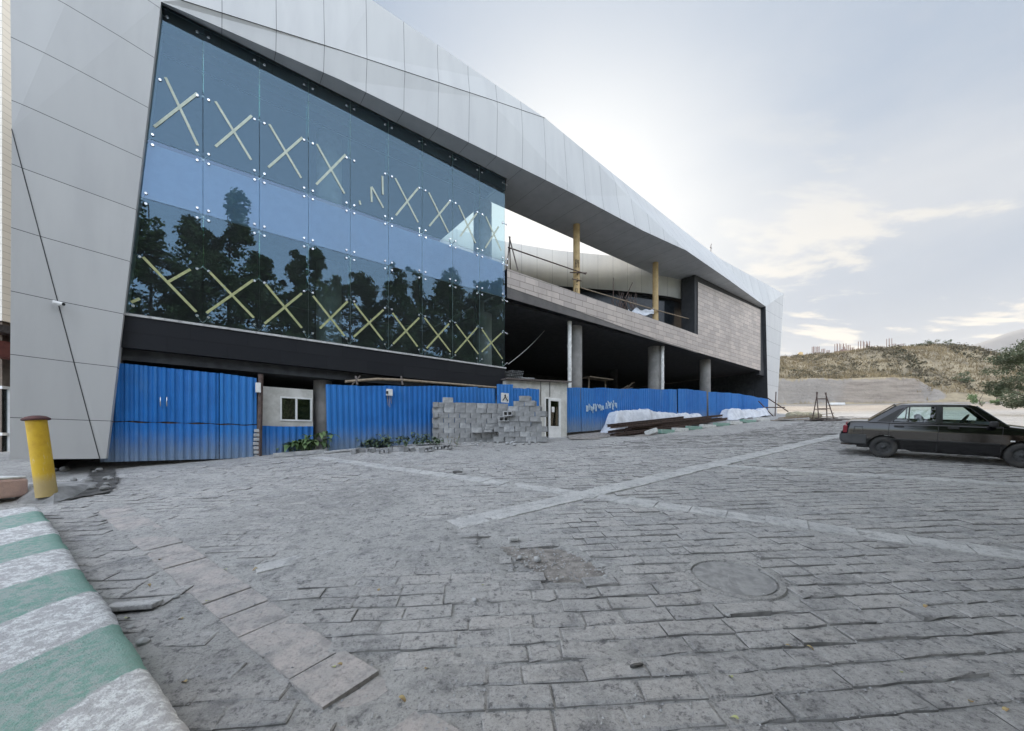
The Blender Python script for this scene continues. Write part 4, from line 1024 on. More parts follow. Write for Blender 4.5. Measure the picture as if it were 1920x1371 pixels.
mb = MB(); mb.box(FP(726, 736, .50), (.07, .03, .10), rz=math.atan2(FD.y, FD.x)); mb.build('switch', M['black'], EB)
for dx in (-.06, .0, .06):
    mb = MB(); mb.tube([c2+fd3*dx-Z3*.12, c2+fd3*(dx-.01)-Z3*.3+fn3*.03, c2+fd3*(dx+.02)-Z3*random.uniform(.4,.55)], .006, 5); mb.build('wire', M['yellow_steel'], EB)
mb = MB(); mb.tube([FP(647, 716, .1), FP(707, 711, .1), FP(757, 713, .1), FP(930, 727, .1)], .05, 8); thing(mb, 'pole', M['wood'], 'long pale pole lying along the top of the long blue hoarding', 'pole')
mb = MB()
for x in (667, 752): mb.tube([FP(x, 706, .05), FP(x+3, 722, .2)], .04, 6)
mb.tube([FP(660, 722, .15), FP(675, 705, .02)], .03, 6); thing(mb, 'prop', M['steel'], 'short dark props holding the pale pole above the hoarding', 'prop')
for x, y0, y1, lb in ((1068, 600, 718, 'white drain pipe against the concrete column nearest the door hut'), (1242, 650, 732, 'white drain pipe against the second concrete column under the terrace')):
    mb = MB(); n_ = -.45; p = FP(x, y0, n_); q = FP(x, y1+12, n_); q = Vector((p.x, p.y, q.z)); mb.tube([p+fd3*.35+fn3*-.3, p+fd3*.05, p-Z3*.08, q], .105, 12)
    for k in (0, .33, .66): mb.tube([p+(q-p)*k-Z3*.1, p+(q-p)*k-Z3*.24], .122, 12)
    thing(mb, 'drain_pipe', M['pvc'], lb, 'pipe', 'white drain pipes under the terrace', q)
mb = MB(); a = FP(953, 683, -.3); b = FP(1021, 620, -2.5); mb.tube([a+(b-a)*(i/12)-Z3*.10*math.sin(math.pi*i/12) for i in range(13)], .012, 5); thing(mb, 'cable', M['pvc'], 'pale cable hanging into the dark opening beside the glass front', 'cable')
# terrace scaffolding
mb = MB(); ap = FP(956, 449, -.25)
for x, y, n_ in ((950, 508, -.1), (971, 507, .1), (957, 505, -.9)): mb.tube([FP(x, y, n_), ap+Z3*.12+fd3*random.gauss(0,.03)], .03, 6)
thing(mb, 'bar_tripod', M['steel'], 'tripod of lashed steel bars standing on the terrace beside the glass front', 'tripod')
mb = MB(); mb.tube([FP(953, 464, -.15), FP(1098, 514, -.45)], .035, 6); thing(mb, 'scaffold_pole', M['rust'], 'rusty pole from the bar tripod to the first yellow column', 'pole', 'scaffold poles along the terrace')
mb = MB(); mb.tube([FP(1090, 540, -.5), FP(1232, 582, -.5), FP(1292, 598, -.5)], .035, 6); thing(mb, 'scaffold_pole', M['wood'], 'pale pole between the two yellow columns of the terrace', 'pole', 'scaffold poles along the terrace')
mb = MB(); mb.tube([FP(1069, 511, -.55), FP(1100, 512, -.55)], .03, 6); mb.tube([FP(1073, 523, -.55), FP(1090, 527, -.55)], .03, 6); thing(mb, 'scaffold_pole', M['rust'], 'short rusty bars lashed across the first yellow column', 'pole', 'scaffold poles along the terrace')
mb = MB()
for i in range(22): 
    x = random.uniform(1150, 1195); mb.tube([FP(x, 580, -.8), FP(x+random.uniform(-16, 16), random.uniform(545, 566), -.9)], .018, 5)
mb.tube([FP(1149.5, 585, -.8), FP(1150, 521, -.8)], .025, 5); mb.tube([FP(1172, 560, -.8), FP(1186, 530, -.8)], .025, 5)
thing(mb, 'rebar_bundle', M['rust'], 'tangle of thin steel bars standing behind the stone parapet', 'steel bars')
mb = MB(); P = []
for i in range(16): P.append([FP(1178+i*3.2, 590+2*math.sin(i*.8), -.6-.05*j)+Z3*(.11*j+.03*math.sin(i*1.1+j)*j) for j in range(4)])
mb.grid(P); thing(mb, 'plastic_sheet', M['tarp'], 'crumpled pale plastic sheet behind the stone parapet', 'sheet')
mb = MB(); p = FP(1333, 473, -1.1); mb.tube([p, p+Z3*.55, p+Z3*.7+fd3*.12], .025, 5); mb.bar(p+Z3*.35-fd3*.12, p+Z3*.35+fd3*.12, .04); thing(mb, 'roof_spike', M['steel'], 'thin metal spike on the roof edge near the right end', 'spike')
# inside the dark ground floor: trestles and planks
for x, y, lb in ((1120, 726, 'low trestle table standing in the dark ground floor behind the hoarding'), (1168, 728, 'heap of loose planks in the dark ground floor')):
    mb = MB(); c = FP(x, y, -3.)
    if x < 1150:
        mb.box(c+Z3*.55, (2.2, .8, .06), rz=.6)
        for sx in (-.9, .9): mb.bar(c+fd3*sx-Z3*1., c+fd3*sx*.9+Z3*.52, .08)
    else:
        for k in range(6): mb.bar(c+fd3*random.uniform(-1.5, -.2)-Z3*.3+fn3*random.gauss(0,.2), c+fd3*random.uniform(.3, 1.6)+Z3*random.uniform(0, .6), .10, .03)
    thing(mb, 'trestle' if x < 1150 else 'planks', M['wood'], lb, 'trestle' if x < 1150 else 'planks')
# ================================================================ TARPAULINS, STEEL, KERBSTONES, SITE CLUTTER
def tarp(a, b, dep, ht_, label, seed):
    d = b-a; L_ = Vector((d.x, d.y, 0)).length; d = Vector((d.x, d.y, 0)).normalized(); pr = Vector((-d.y, d.x, 0)); P = []
    nu, nv = 110, 44
    for i in range(nu+1):
        row = []
        for j in range(nv+1):
            u, v = i/nu, j/nv; x = u*L_; y = v*dep
            eu = float(sst(0, .07, u)*(1-sst(.93, 1, u))); ev = float(sst(0, .35, v)*(1-.6*sst(.75, 1, v)))
            crest = ht_*(.55+.65*float(fbm(u*6+seed, 1.3, seed, 3)))*(1.12-.45*u)
            z = crest*eu*ev + .16*(float(fbm(x*1.3+seed, y*1.6, seed+4, 4))-.5)*(eu*.8+.2) + .06*abs(math.sin(x*2.1+3*float(vn(x, y*2, seed))))*(1-v) + .10*(abs(float(vn(x*4.3, y*5, seed+9))-.5)-.25)
            p = a+d*(x+.10*(float(vn(x*2, y*2, 7))-.5))+pr*(y+.15*(float(vn(x*2.3, v*3, seed))-.5)); p.z = float(G(p.x, p.y))+max(.015, z+.02); row.append(p)
        P.append(row)
    mb = MB(); mb.grid(P); return thing(mb, 'tarpaulin', M['tarp'], label, 'tarpaulin')
tarp(FP(1152, 800, 1.25), FP(1333, 790, 1.25), 1.05, 1.08, 'large crumpled white tarpaulin over a heap in front of the blue hoarding', 3)
tarp(FP(1371, 792, 1.3), FP(1450, 791, 1.3), 1.05, .85, 'smaller crumpled white tarpaulin near the corner leg of the building', 9)
random.seed(21)
for k in range(22):
    x0 = random.uniform(1138, 1225); x1 = x0+random.uniform(95, 165); f = k/21; y0 = 808-f*10+random.uniform(-1, 1); y1 = y0-4.5-random.uniform(0, 4)
    x1 = min(x1, 1392)
    n0 = 2.35-1.2*f; p = FP(x0, 800, n0+random.uniform(-.2, .2)); q = FP(x1, 800, n0+random.uniform(-.35, .35)); lift = .06+.085*(k % 6)
    p.z = float(G(p.x, p.y))+lift; q.z = float(G(q.x, q.y))+lift+random.uniform(-.02, .10); mb = MB(); w = random.choice((.10, .12, .14)); mb.bar(p-Z3*w*.5, q-Z3*w*.5, w, .012); mb.bar(p+Z3*w*.5, q+Z3*w*.5, w, .012); mb.bar(p, q, .010, w)
    thing(mb, 'steel_beam', M['rust'], 'dark rusty steel beam in the heap before the white tarpaulins', 'steel beam', 'rusty steel beams heaped before the tarpaulins')
for x0, y0, x1, y1, lb in ((1186, 782, 1192, 770, 'bent bar sticking up left'), (1150, 776, 1161, 768, 'x')):
    pass
M['kgreen'] = simple('worn_green_paint', (.20, .34, .28), (.33, .37, .35), scale=7, rough=.9, lo=.45, hi=.75)
M['kwhite'] = simple('worn_white_paint', (.60, .61, .59), (.36, .36, .35), scale=7, rough=.9, lo=.45, hi=.75)
KG = 'green and white kerbstones beside the steel heap'
pts = [FP(x, 800, 2.75) for x in (1236, 1262, 1288, 1314, 1340, 1366, 1390, 1415, 1440)]
for p in pts: p.z = float(G(p.x, p.y))
for k in range(8):
    a, b = pts[k], pts[k+1]; d = (b-a); d.z = 0; ln = d.length; mb = MB()
    mb.box((a+b)/2+Z3*.06, (ln*.97, .24, .22), rz=math.atan2(d.y, d.x), bev=.025)
    thing(mb, 'kerbstone', M['kgreen' if k % 2 == 0 else 'kwhite'], ('worn green' if k % 2 == 0 else 'worn white')+' kerbstone in the striped row in front of the steel heap', 'kerbstone', KG)
mb = MB(); p = FP(1221, 800, 2.75); p.z = float(G(p.x, p.y)); mb.box(p+Z3*.14, (.62, .26, .24), M=Matrix.Translation(p+Z3*.15) @ Matrix.Rotation(R(-35), 4, 'Z') @ Matrix.Rotation(R(-18), 4, 'Y'), bev=.03); thing(mb, 'kerbstone', M['kwhite'], 'loose white kerbstone tipped over at the left end of the striped row', 'kerbstone', KG)
mb = MB(); a = GP(1084, 806); b = GP(1152, 804); mb.bar(a+Z3*.22, b+Z3*.14, .16, .12); thing(mb, 'beam', M['pvc'], 'pale beam lying at the foot of the hoarding left of the tarpaulin', 'beam')
TR = empty('trestle_ladder', GP(1541, 789), 'rusty double trestle ladder standing on the gravel right of the building', 'ladder')
base = GP(1541, 789); k_ = base.y/FPX
def tp(x, y, dy): return Vector(((x-960)/FPX*(base.y), base.y+dy, H+(830-y)*k_))
for dy, sgn in ((-.35, 0), (.35, 1)):
    mb = MB(); o = 2*sgn
    mb.tube([tp(1528+o, 788, dy), tp(1531+o, 735, 0)], .035, 6); mb.tube([tp(1556+o, 786, dy), tp(1547+o, 736, 0)], .035, 6)
    for y in (748, 767): mb.tube([tp(1529+o+1, y, dy*(y-735)/53), tp(1552+o-(767-y)*.15, y, dy*(y-735)/53)], .028, 6)
    mb.build('ladder_frame', M['rust'], TR)
random.seed(31)
for k, (x0, y0, x1, y1, lb) in enumerate(((1440, 747, 1478, 772, 'rusty brace leaning from the last hoarding sheet to the ground'), (1422, 752, 1455, 786, 'dark pole leaning on the last hoarding sheet'), (1436, 764, 1472, 764, 'thin rail across the foot of the corner leg'), (1455, 735, 1453, 786, 'rusty upright bar beside the corner leg'))):
    a = GP(x1, y1 if k != 2 else 790); Zd = 33.8 if k != 2 else 33.6; mb = MB(); mb.tube([at(x0, y0, 33.9), at(x1, y1, Zd-.5)], .045, 6); thing(mb, 'scaffold_pole', M['rust'], lb, 'pole', 'poles about the corner leg')
for k in range(9):
    x = random.uniform(1445, 1520); p = GP(x, 790-random.random()*2); q = p+Vector((random.uniform(1.2, 2.6), random.uniform(-.6, .6), random.uniform(-.05, .35))); q.z = max(q.z, float(G(q.x, q.y))+.05); mb = MB(); mb.bar(p+Z3*(.05+.03*k), q+Z3*.06*k*.5, .16, .04); thing(mb, 'plank', M['wood'], 'old plank in the litter beside the corner leg', 'plank', 'planks littered beside the corner leg')
M['sack'] = simple('dusty_sack', (.44, .40, .28), (.34, .31, .24), scale=3, rough=.95)
for k in range(6):
    p = GP(1484+k*9+random.uniform(-2, 2), 786-random.random()*5); stone(p+Z3*.2, random.uniform(.35, .5), 'dusty yellowish sack in the litter heap left of the trestle ladder', 'sack', 'sacks heaped left of the trestle ladder', 'sack', 'sack', .6)
for k in range(5):
    p = GP(1510+k*10, 790); mb = MB(); q = p+Vector((random.uniform(1., 2.), random.uniform(-.3, .3), 0)); q.z = float(G(q.x, q.y)); mb.bar(p+Z3*.08*(k % 3+.5), q+Z3*.08*(k % 3+.6), .2, .05); thing(mb, 'plank', M['steel'], 'dark board lying under the trestle ladder', 'plank', 'boards under the trestle ladder')
mb = MB(); a = GP(1568, 760); mb.box(a+Z3*.18, (2.0, .5, .3), bev=.03); thing(mb, 'concrete_barrier', M['white'], 'low white concrete block on the gravel before the cut earth face', 'barrier')
# ================================================================ KERB, BOLLARD, SMALL THINGS IN THE FOREGROUND
def kerbmat():
    t = NT('striped_kerb_paint'); sp = t.n('ShaderNodeSeparateXYZ', {0: t.tc.outputs['UV']})
    wob = t.math('MULTIPLY_ADD', t.noise(3.2, 5, .6), .10, -.05)
    fr = t.math('FRACT', t.math('ADD', sp.outputs[0], wob)); isg = t.ramp(t.math('ABSOLUTE', t.math('SUBTRACT', fr, .5)), .235, .25)
    vec = t.tc.outputs['Object']
    wear = t.ramp(t.noise(5., 8, .74, stretch=(2.4, 2.4, 1)), .42, .56); fine = t.ramp(t.noise(60., 3, .7), .5, .68); edge = t.ramp(sp.outputs[1], .0, .30)
    g = t.mix(t.math('MULTIPLY', t.math('MULTIPLY', wear, .9), edge), (.23, .39, .33), (.40, .45, .43)); w = t.mix(t.math('MULTIPLY', t.math('MAXIMUM', wear, fine), .85), (.80, .81, .80), (.44, .43, .435))
    c = t.mix(isg, g, w); c = t.mix(t.math('MULTIPLY', fine, .25), c, (.30, .30, .30))
    c = t.mix(t.math('MULTIPLY', t.ramp(t.noise(11, 6, .7), .6, .75), .5), c, (.22, .225, .225))
    return t.pbr(c, .9, 0., t.bump(t.math('ADD', t.noise(26., 6, .72), t.math('MULTIPLY', t.noise(90., 3, .6), .5)), .024, 1.), .2)
M['kerb'] = kerbmat()
mb = MB(); prof = [(0., -.05), (.012, .06), (.03, .13), (.075, .165), (.15, .178), (.30, .185), (.55, .19), (.9, .19)]
tot = 9.2; st_ = .05; P = []; UV = []; n = int(tot/st_)
k0 = -2.2
for i in range(n+1):
    x = k0+i*st_; row = []; uv = []
    for j, (o, z) in enumerate(prof):
        ja = .05*(float(fbm(x*1.6, j*.2, 51, 4))-.5)*(1 if j < 5 else .1)+.016*(float(vn(x*14, j*.7, 53))-.5)*(1 if j < 5 else .2)
        p = KP+KD*x+KL*(o+ja*(j > 0)-.01); zz_ = float(G(p.x, p.y))+z*(1+.25*(float(fbm(x*1.2, j*.1, 52, 4))-.5))+.010*(float(vn(x*9, j*1.3, 54))-.5)
        row.append((p.x, p.y, zz_)); uv.append(((x+.46*o)/1.72-.085, o))
    P.append(row); UV.append(uv)
mb.grid(P, 0, True, UV)
thing(mb, 'kerb', M['kerb'], 'wide worn kerb painted in green and white stripes, left foreground', 'kerb')
PKB = empty('kerb_block', at(18, 935, 7.2), 'pink painted kerb block with a white top at the far end of the striped kerb', 'kerb')
c = at(-80, 922, 7.0); rz = math.atan2(KD.y, KD.x)
mb = MB(); mb.box(c+Vector((.02, .2, .02)), (1.1, .8, .34), rz=-.12, bev=.04); mb.build('block', M['pink'], PKB)
mb = MB(); mb.box(c+Vector((.02, .22, .21)), (1.06, .74, .04), rz=-.12, bev=.018); mb.build('top', M['kwhite'], PKB)
mb = MB(); pb = at(86, 916, 7.3); base = pb.z
# broken raised concrete round the bollard
pts = [at(x, y, Z) for x, y, Z in ((30, 925, 7.1), (95, 928, 7.0), (150, 921, 7.5), (205, 903, 9.0), (170, 892, 9.2), (60, 885, 8.6), (20, 890, 8.2))]
top = []; 
ctr = sum(pts, Vector())/len(pts)
NR = 26
ring = []
for k in range(NR):
    f = k/NR*len(pts); i = int(f) % len(pts); p = pts[i].lerp(pts[(i+1) % len(pts)], f-int(f)); p = p+(p-ctr)*(.10*(float(vn(k*.7, 1, 91))-.5)); ring.append(p)
for k in range(NR):
    p, q = ring[k], ring[(k+1) % NR]
    zp = lambda v: Vector((v.x, v.y, base-.01+.05*(float(vn(v.x*2, v.y*2, 92))-.5)))
    m1, m2 = ctr.lerp(p, .6), ctr.lerp(q, .6); mb.face([zp(ctr), zp(m1), zp(m2)], smooth=True); gp_ = lambda v: Vector((v.x, v.y, float(G(v.x, v.y))-.03)); mb.face([zp(m1), gp_(p), gp_(q), zp(m2)], smooth=True)
M['apron'] = simple('broken_concrete', (.30, .30, .295), (.17, .17, .165), scale=2.4, rough=.95, bump=.02, bscale=16)
tag(mb.build('concrete_apron', M['apron']), kind='structure')
t = NT('scratched_yellow_paint')
n1 = t.ramp(t.noise(9., 7, .7, stretch=(1.6, 1.6, .35)), .58, .70); n2 = t.ramp(t.noise(3., 5, .6), .4, .7); sp = t.n('ShaderNodeSeparateXYZ', {0: t.tc.outputs['Object']})
c_ = t.mix(n2, (.62, .40, .025), (.50, .30, .02)); c_ = t.mix(t.math('MULTIPLY', n1, .8), c_, (.62, .58, .48)); foot = t.ramp(t.math('ADD', sp.outputs[2], t.math('MULTIPLY', t.noise(6., 5, .6), .25)), .42, .22)
c_ = t.mix(t.math('MULTIPLY', foot, .65), c_, (.36, .31, .20)); M['bollard'] = t.pbr(c_, .55, 0., t.bump(t.noise(7., 4, .6), .008), .4)
BO = empty('bollard', pb, 'fat yellow steel bollard with a rusty domed cap, leaning in front of the pillar', 'bollard', rot=Matrix.Rotation(R(-4.6), 3, 'Y') @ Matrix.Rotation(R(3), 3, 'X'), world=False)
mb = MB(); mb.lathe([(.142, -.15), (.139, .1), (.137, .7), (.135, 1.26)], None, 36); mb.build('post', M['bollard'], BO)
mb = MB(); mb.lathe([(.06, 1.235), (.172, 1.245), (.185, 1.258), (.178, 1.278), (.13, 1.312), (.06, 1.33), (.01, 1.333)], None, 36)
M['capred'] = simple('dark_red_rusty_cap', (.115, .045, .04), (.07, .035, .035), scale=14, rough=.8, bump=.005)
mb.build('cap', M['capred'], BO)
MH = empty('manhole', Vector((MANC.x, MANC.y, float(G(MANC.x, MANC.y)))), 'round worn manhole cover sunk in the paving', 'manhole cover')
mb = MB(); seg = 40
def gring(r, dz): return [Vector((MANC.x+r*math.cos(2*math.pi*k/seg), MANC.y+r*math.sin(2*math.pi*k/seg), float(G(MANC.x+r*math.cos(2*math.pi*k/seg), MANC.y+r*math.sin(2*math.pi*k/seg)))+dz)) for k in range(seg)]
r0, r1_, r2_, r3_ = gring(.36, -.012), gring(.385, -.012), gring(.39, .006), gring(.44, .002)
mb2 = MB(); mb2.face(gring(.365, -.004)); mb2.build('cover', simple('iron_cover', (.30, .30, .295), (.20, .20, .20), scale=9, rough=.85, bump=.012, bscale=34), MH)
for a_, b_ in ((r1_, r2_), (r2_, r3_), (r3_, gring(.46, -.05))):
    for k in range(seg): mb.face([a_[k], b_[k], b_[(k+1) % seg], a_[(k+1) % seg]])
mb.build('ring', M['dust'], MH)
random.seed(77)
for k in range(16):
    x = random.uniform(100, 230); y = 905+random.uniform(-22, 22); p = GP(x, y); r = random.uniform(.03, .10); stone(p+Z3*(r*.4+.02), r, 'small rubble piece in the wet dirt between the bollard and the pillar', 'rubble', 'rubble between the bollard and the pillar', 'apron', 'rubble')
for x, y, w, ln, lb in ((250, 1143, .16, .38, 'broken flat slab tilted up beside the striped kerb'), (963, 1016, .06, .13, 'pale flat stone at the edge of the bare soil patch')):
    p = GP(x, y); mb = MB(); mb.box(None, (ln, w, .045), M=Matrix.Translation(p+Z3*.035) @ Matrix.Rotation(R(12), 4, 'Z') @ Matrix.Rotation(R(-5), 4, 'X'), bev=.01); thing(mb, 'broken_slab', M['slab'], lb, 'slab')
for x, y, r in ((975, 1047, .035), (1008, 1051, .05), (988, 1060, .02), (1045, 1087, .022), (1135, 1083, .03), (900, 1025, .02), (268, 1207, .045), (245, 1180, .035), (330, 1120, .03), (890, 1127, .03), (1365, 1155, .022)):
    stone(GP(x, y)+Z3*r*.3, r, 'small loose stone on the paving near the bare soil patch' if x > 600 else 'small stone lying against the striped kerb', 'stone', 'loose stones on the paving')
for x, y, s_ in ((1194, 1250, .05), (858, 886, .12)): 
    p = GP(x, y); stone(p+Z3*.01, s_, 'dark clod on the open paving' if y < 900 else 'small dark clod on the near paving', 'clod', 'dark clods', 'damp', 'clod', .3)
gt = MB(); rg = random.Random(4)
for k in range(2600):
    Y = 1.6+14*rg.random()**2; X = rg.uniform(-1.15, 1.3)*Y
    if (X-KP.x)*KL.x+(Y-KP.y)*KL.y > -.05: continue
    inh = k % 9 == 0
    if inh: X = rg.uniform(.0, 1.); Y = rg.uniform(4.0, 4.9)
    r = rg.uniform(.004, .013)*(1.3 if inh else 1); z = float(G(X, Y))+.006*(0 if inh else 1)-(.012 if inh else 0)
    P = [Vector((X+r*math.cos(a)*rg.uniform(.7, 1.2), Y+r*math.sin(a)*rg.uniform(.7, 1.2), z)) for a in (0, 1.6, 3.1, 4.7)]; tp_ = Vector((X, Y, z+r*.8)); b_ = len(gt.v)
    gt.mesh(P+[tp_], [(0, 1, 4), (1, 2, 4), (2, 3, 4), (3, 0, 4)])
tag(gt.build('grit', M['block2']), kind='stuff')
M['dryleaf'] = simple('dry_leaf', (.40, .33, .16), (.26, .17, .08), scale=9, rough=.8)
M['yleaf'] = simple('yellow_green_leaf', (.42, .46, .22), (.34, .36, .16), scale=9, rough=.8)
for k, (x, y) in enumerate(((422, 1069), (478, 1068), (710, 1108), (625, 1252), (640, 1248), (800, 1255), (240, 1160), (1520, 1216), (1885, 1333), (1375, 1347), (345, 1280), (338, 1162), (1690, 1262), (1480, 1213), (1735, 1138), (905, 1098), (755, 1312), (280, 1098), (1370, 1270), (300, 1050), (1820, 1317), (390, 1128))):
    p = GP(x, y)+Z3*.012; az = random.random()*6.28; ln = random.uniform(.035, .06); mb = MB(); bigleaf(mb, p-Vector((math.cos(az), math.sin(az), 0))*ln*.5, az, ln, ln*.28, .45)
    thing(mb, 'fallen_leaf', M['yleaf' if k % 3 == 0 else 'dryleaf'], ('yellow green' if k % 3 == 0 else 'dry brown')+' fallen leaf lying on the paving', 'leaf', 'fallen leaves on the paving', p)
# ================================================================ NEIGHBOUR BUILDING AT THE LEFT EDGE
t = NT('cream_brick'); br = t.n('ShaderNodeTexBrick', {'Vector': t.tc.outputs['UV'], 'Color1': (.74,.70,.62,1), 'Color2': (.68,.64,.56,1), 'Mortar': (.50,.47,.41,1), 'Scale': 1., 'Mortar Size': .012, 'Brick Width': .8, 'Row Height': .25})
M['cream'] = t.pbr(br.outputs[0], .9)
NB = empty('neighbour_building', Vector((-22, 14.2, .3)), 'cream brick building at the left edge with a red canopy over its ground floor', 'building')
X1, Y0 = -18., 14.12; mb = MB()
def wall(P, uv): mb.face(P, 0, uv)
zt_, zb_ = H+26, H+4.3
wall([(X1, Y0, zb_), (X1, 30, zb_), (X1, 30, zt_), (X1, Y0, zt_)], [(0, 0), (15.9, 0), (15.9, 22), (0, 22)])
wall([(-32, Y0, zb_), (X1, Y0, zb_), (X1, Y0, zt_), (-32, Y0, zt_)], [(0, 0), (14, 0), (14, 22), (0, 22)])
wall([(-32, Y0, zt_), (X1, Y0, zt_), (X1, 30, zt_), (-32, 30, zt_)], [(0, 0)]*4)
wall([(-32, 30, 0), (-32, Y0, 0), (-32, Y0, zt_), (-32, 30, zt_)], [(0, 0)]*4)
wall([(X1, 30, 0), (-32, 30, 0), (-32, 30, zt_), (X1, 30, zt_)], [(0, 0)]*4); mb.build('wall', M['cream'], NB)
mb = MB(); mb.box(Vector((-25, 22.05, H+1.6)), (13.8, 15.7, 5.4)); mb.build('ground_floor', simple('brown_render', (.20, .155, .12), rough=.9), NB)
mb = MB(); mb.box(Vector((-17.9, 20, H+3.25)), (.5, 14, .55)); mb.build('canopy', simple('dull_red_canopy', (.22, .065, .05), rough=.7), NB)
mb = MB(); mb.box(Vector((-17.95, 20, H+3.95)), (.7, 14, .25)); mb.build('canopy_roof', M['steel'], NB)
mb = MB()
for y in (14.15, 14.95, 15.75): mb.box(Vector((-18.02, y+.2, H+.75)), (.12, .10, 2.4))
for z in (-.4, .3, 1.95): mb.box(Vector((-18.02, 15.2, H+z)), (.1, 2.2, .10))
dn_ = mb.build('door', M['upvc'], NB); mb = MB(); mb.box(Vector((-18.05, 15.2, H+.75)), (.02, 2.1, 2.3)); mb.build('door_glass', M['winglass'], dn_)
mb = MB(); mb.box(Vector((-18.0, 18.5, H+8.2)), (.1, 1.2, 1.4)); mb.build('window', M['black'], NB)
mb = MB(); mb.box(Vector((-17.9, 16., H-1.0)), (.5, 3.4, 1.2)); thing(mb, 'bench', simple('dark_blue_box', (.03, .08, .26), rough=.6), 'low dark blue box in front of the cream building', 'box')
# ================================================================ CARS
def car(paint, label, glassm, name='parked_car', group=None):
    root = empty(name, (0, 0, 0), label, 'car', group, world=False)
    ARC = .335; WR = .283; AX = (.86, 3.205)
    sx = sorted(set([0., .03, .08, .14, .22, .32, .42, .5, .93, 1.83, 2.86, 2.95, 3.57, 3.66, 3.75, 3.84, 3.90, 3.935] + [round(a+ARC*math.sin(q*math.pi/16), 3) for a in AX for q in range(-8, 9)] + [1.4, 2.1, 2.4, 2.7, 2.8]))
    wI = lambda x: float(np.interp(x, [0, .03, .10, .30, .8, 1.8, 3.0, 3.45, 3.75, 3.88, 3.935], [.66, .715, .765, .79, .80, .803, .80, .79, .755, .70, .62]))
    tI = lambda x: float(np.interp(x, [0, .03, .08, .14, .5, .93, 1.8, 2.86, 3.3, 3.66, 3.84, 3.90, 3.935], [.60, .74, .90, .955, .965, .955, .95, .935, .875, .80, .745, .68, .56]))
    def bI(x):
        z = float(np.interp(x, [0, .1, .45, .55, 3.45, 3.6, 3.935], [.40, .34, .28, .215, .215, .22, .27]))
        for a in AX:
            if abs(x-a) <= ARC+1e-4: z = max(z, .283+math.sqrt(max(0, ARC**2-(x-a)**2)))
        return z
    def sec(x):
        w, t_, b = wI(x), tI(x), bI(x); out = []
        ys = lambda z: w+float(np.interp(z, [.21, .27, .40, .50, .535, .72, max(.73, t_-.055)], [-.022, -.006, .0, .003, -.001, -.012, -.03]))
        for k_, z in enumerate((b, max(b+.006, .26), max(b+.012, .50), max(b+.018, .535), max(b+.024, .72), max(b+.03, t_-.055))): z = min(z, t_-.055+.001*k_); out.append((ys(z), z))
        out += [(w-.065, t_-.012), (w-.14, t_), (w*.45, t_+.015), (0, t_+.018)]
        return out
    ss = [(x, sec(x)) for x in sx]; bodies = {}
    for sg in (1, -1):
        for i in range(len(ss)-1):
            (xa, A_), (xb, B_) = ss[i], ss[i+1]
            for j in range(9):
                if j >= 7 and .5 <= xa and xb <= 2.93: continue       # cabin opening
                xm = (xa+xb)/2; dr = ('f' if 1.83 < xm < 2.86 else 'r' if .93 < xm < 1.83 else None) if j < 7 else None
                mbd = bodies.setdefault((dr, sg) if dr else None, MB())
                q = [(xa-.86, sg*A_[j][0], A_[j][1]), (xb-.86, sg*B_[j][0], B_[j][1]), (xb-.86, sg*B_[j+1][0], B_[j+1][1]), (xa-.86, sg*A_[j+1][0], A_[j+1][1])]
                if sg < 0: q = q
                else: q = q[::-1]
                mbd.face(q, 0, None, j > 0)
    B0 = bodies[None]
    for x, rev in ((0., 1), (3.935, 0)):
        sc = sec(x); P = [(x-.86, y, z) for y, z in sc]+[(x-.86, -y, z) for y, z in sc[::-1]]; B0.face(P[::-1] if rev else P)
    body = B0.build('body', paint, root, merge=.0008)
    # greenhouse
    yz = lambda z: .762-(z-.94)*.42
    outer = [(.50, .945), (1.03, 1.37), (1.14, 1.415), (2.33, 1.415), (2.44, 1.375), (2.96, .925)]
    wins = [[(.99, .975), (1.235, 1.345), (1.30, 1.365), (1.765, 1.37), (1.775, .972)], [(1.885, .97), (1.87, 1.37), (2.27, 1.37), (2.345, 1.33), (2.70, .965)]]
    from mathutils.geometry import tessellate_polygon
    gh = MB(); sgl = {}
    for sg in (1, -1):
        trim = MB()
        loops = [[Vector((x, z, 0)) for x, z in outer]]+[[Vector((x, z, 0)) for x, z in w] for w in wins]
        flat = [v for l in loops for v in l]; V3 = [(v.x-.86, sg*yz(v.y), v.y) for v in flat]
        gh.mesh(V3, [tuple(tr) for tr in tessellate_polygon(loops)])
        for wi, w in enumerate(wins):
            g_ = MB(); g_.face([(x-.86, sg*(yz(z)-.012), z) for x, z in w]); sgl[(sg, wi)] = g_
            for k in range(len(w)):
                (xa, za), (xb, zb) = w[k], w[(k+1) % len(w)]
                trim.tube([(xa-.86, sg*(yz(za)+.001), za), (xb-.86, sg*(yz(zb)+.001), zb)], .009, 5)
        xm = 1.285; trim.bar((xm-.86, sg*yz(.97), .97), (xm-.86, sg*yz(1.362), 1.362), .030, .02)
        trim.face([(x-.86, sg*(yz(z)+.003), z) for x, z in ((.68, .965), (.965, .965), (1.19, 1.33), (1.10, 1.30))])      # black quarter panel
        trim.build('side_trim', M['black'], root)
    rs_ = [(1.03, 1.37), (1.14, 1.417), (1.35, 1.44), (1.7, 1.455), (2.05, 1.45), (2.33, 1.422), (2.44, 1.375)]; P = []
    for x, z in rs_:
        zz_ = min(z, 1.415); e = yz(zz_); P.append([(x-.86, y*e, z-(z-zz_+.004)*abs(y)**3+.0) for y in (-1, -.96, -.85, -.5, 0, .5, .85, .96, 1)])
    gh.grid(P); gh.build('roof', paint, root, merge=.002, fixn=True)
    gl = {}
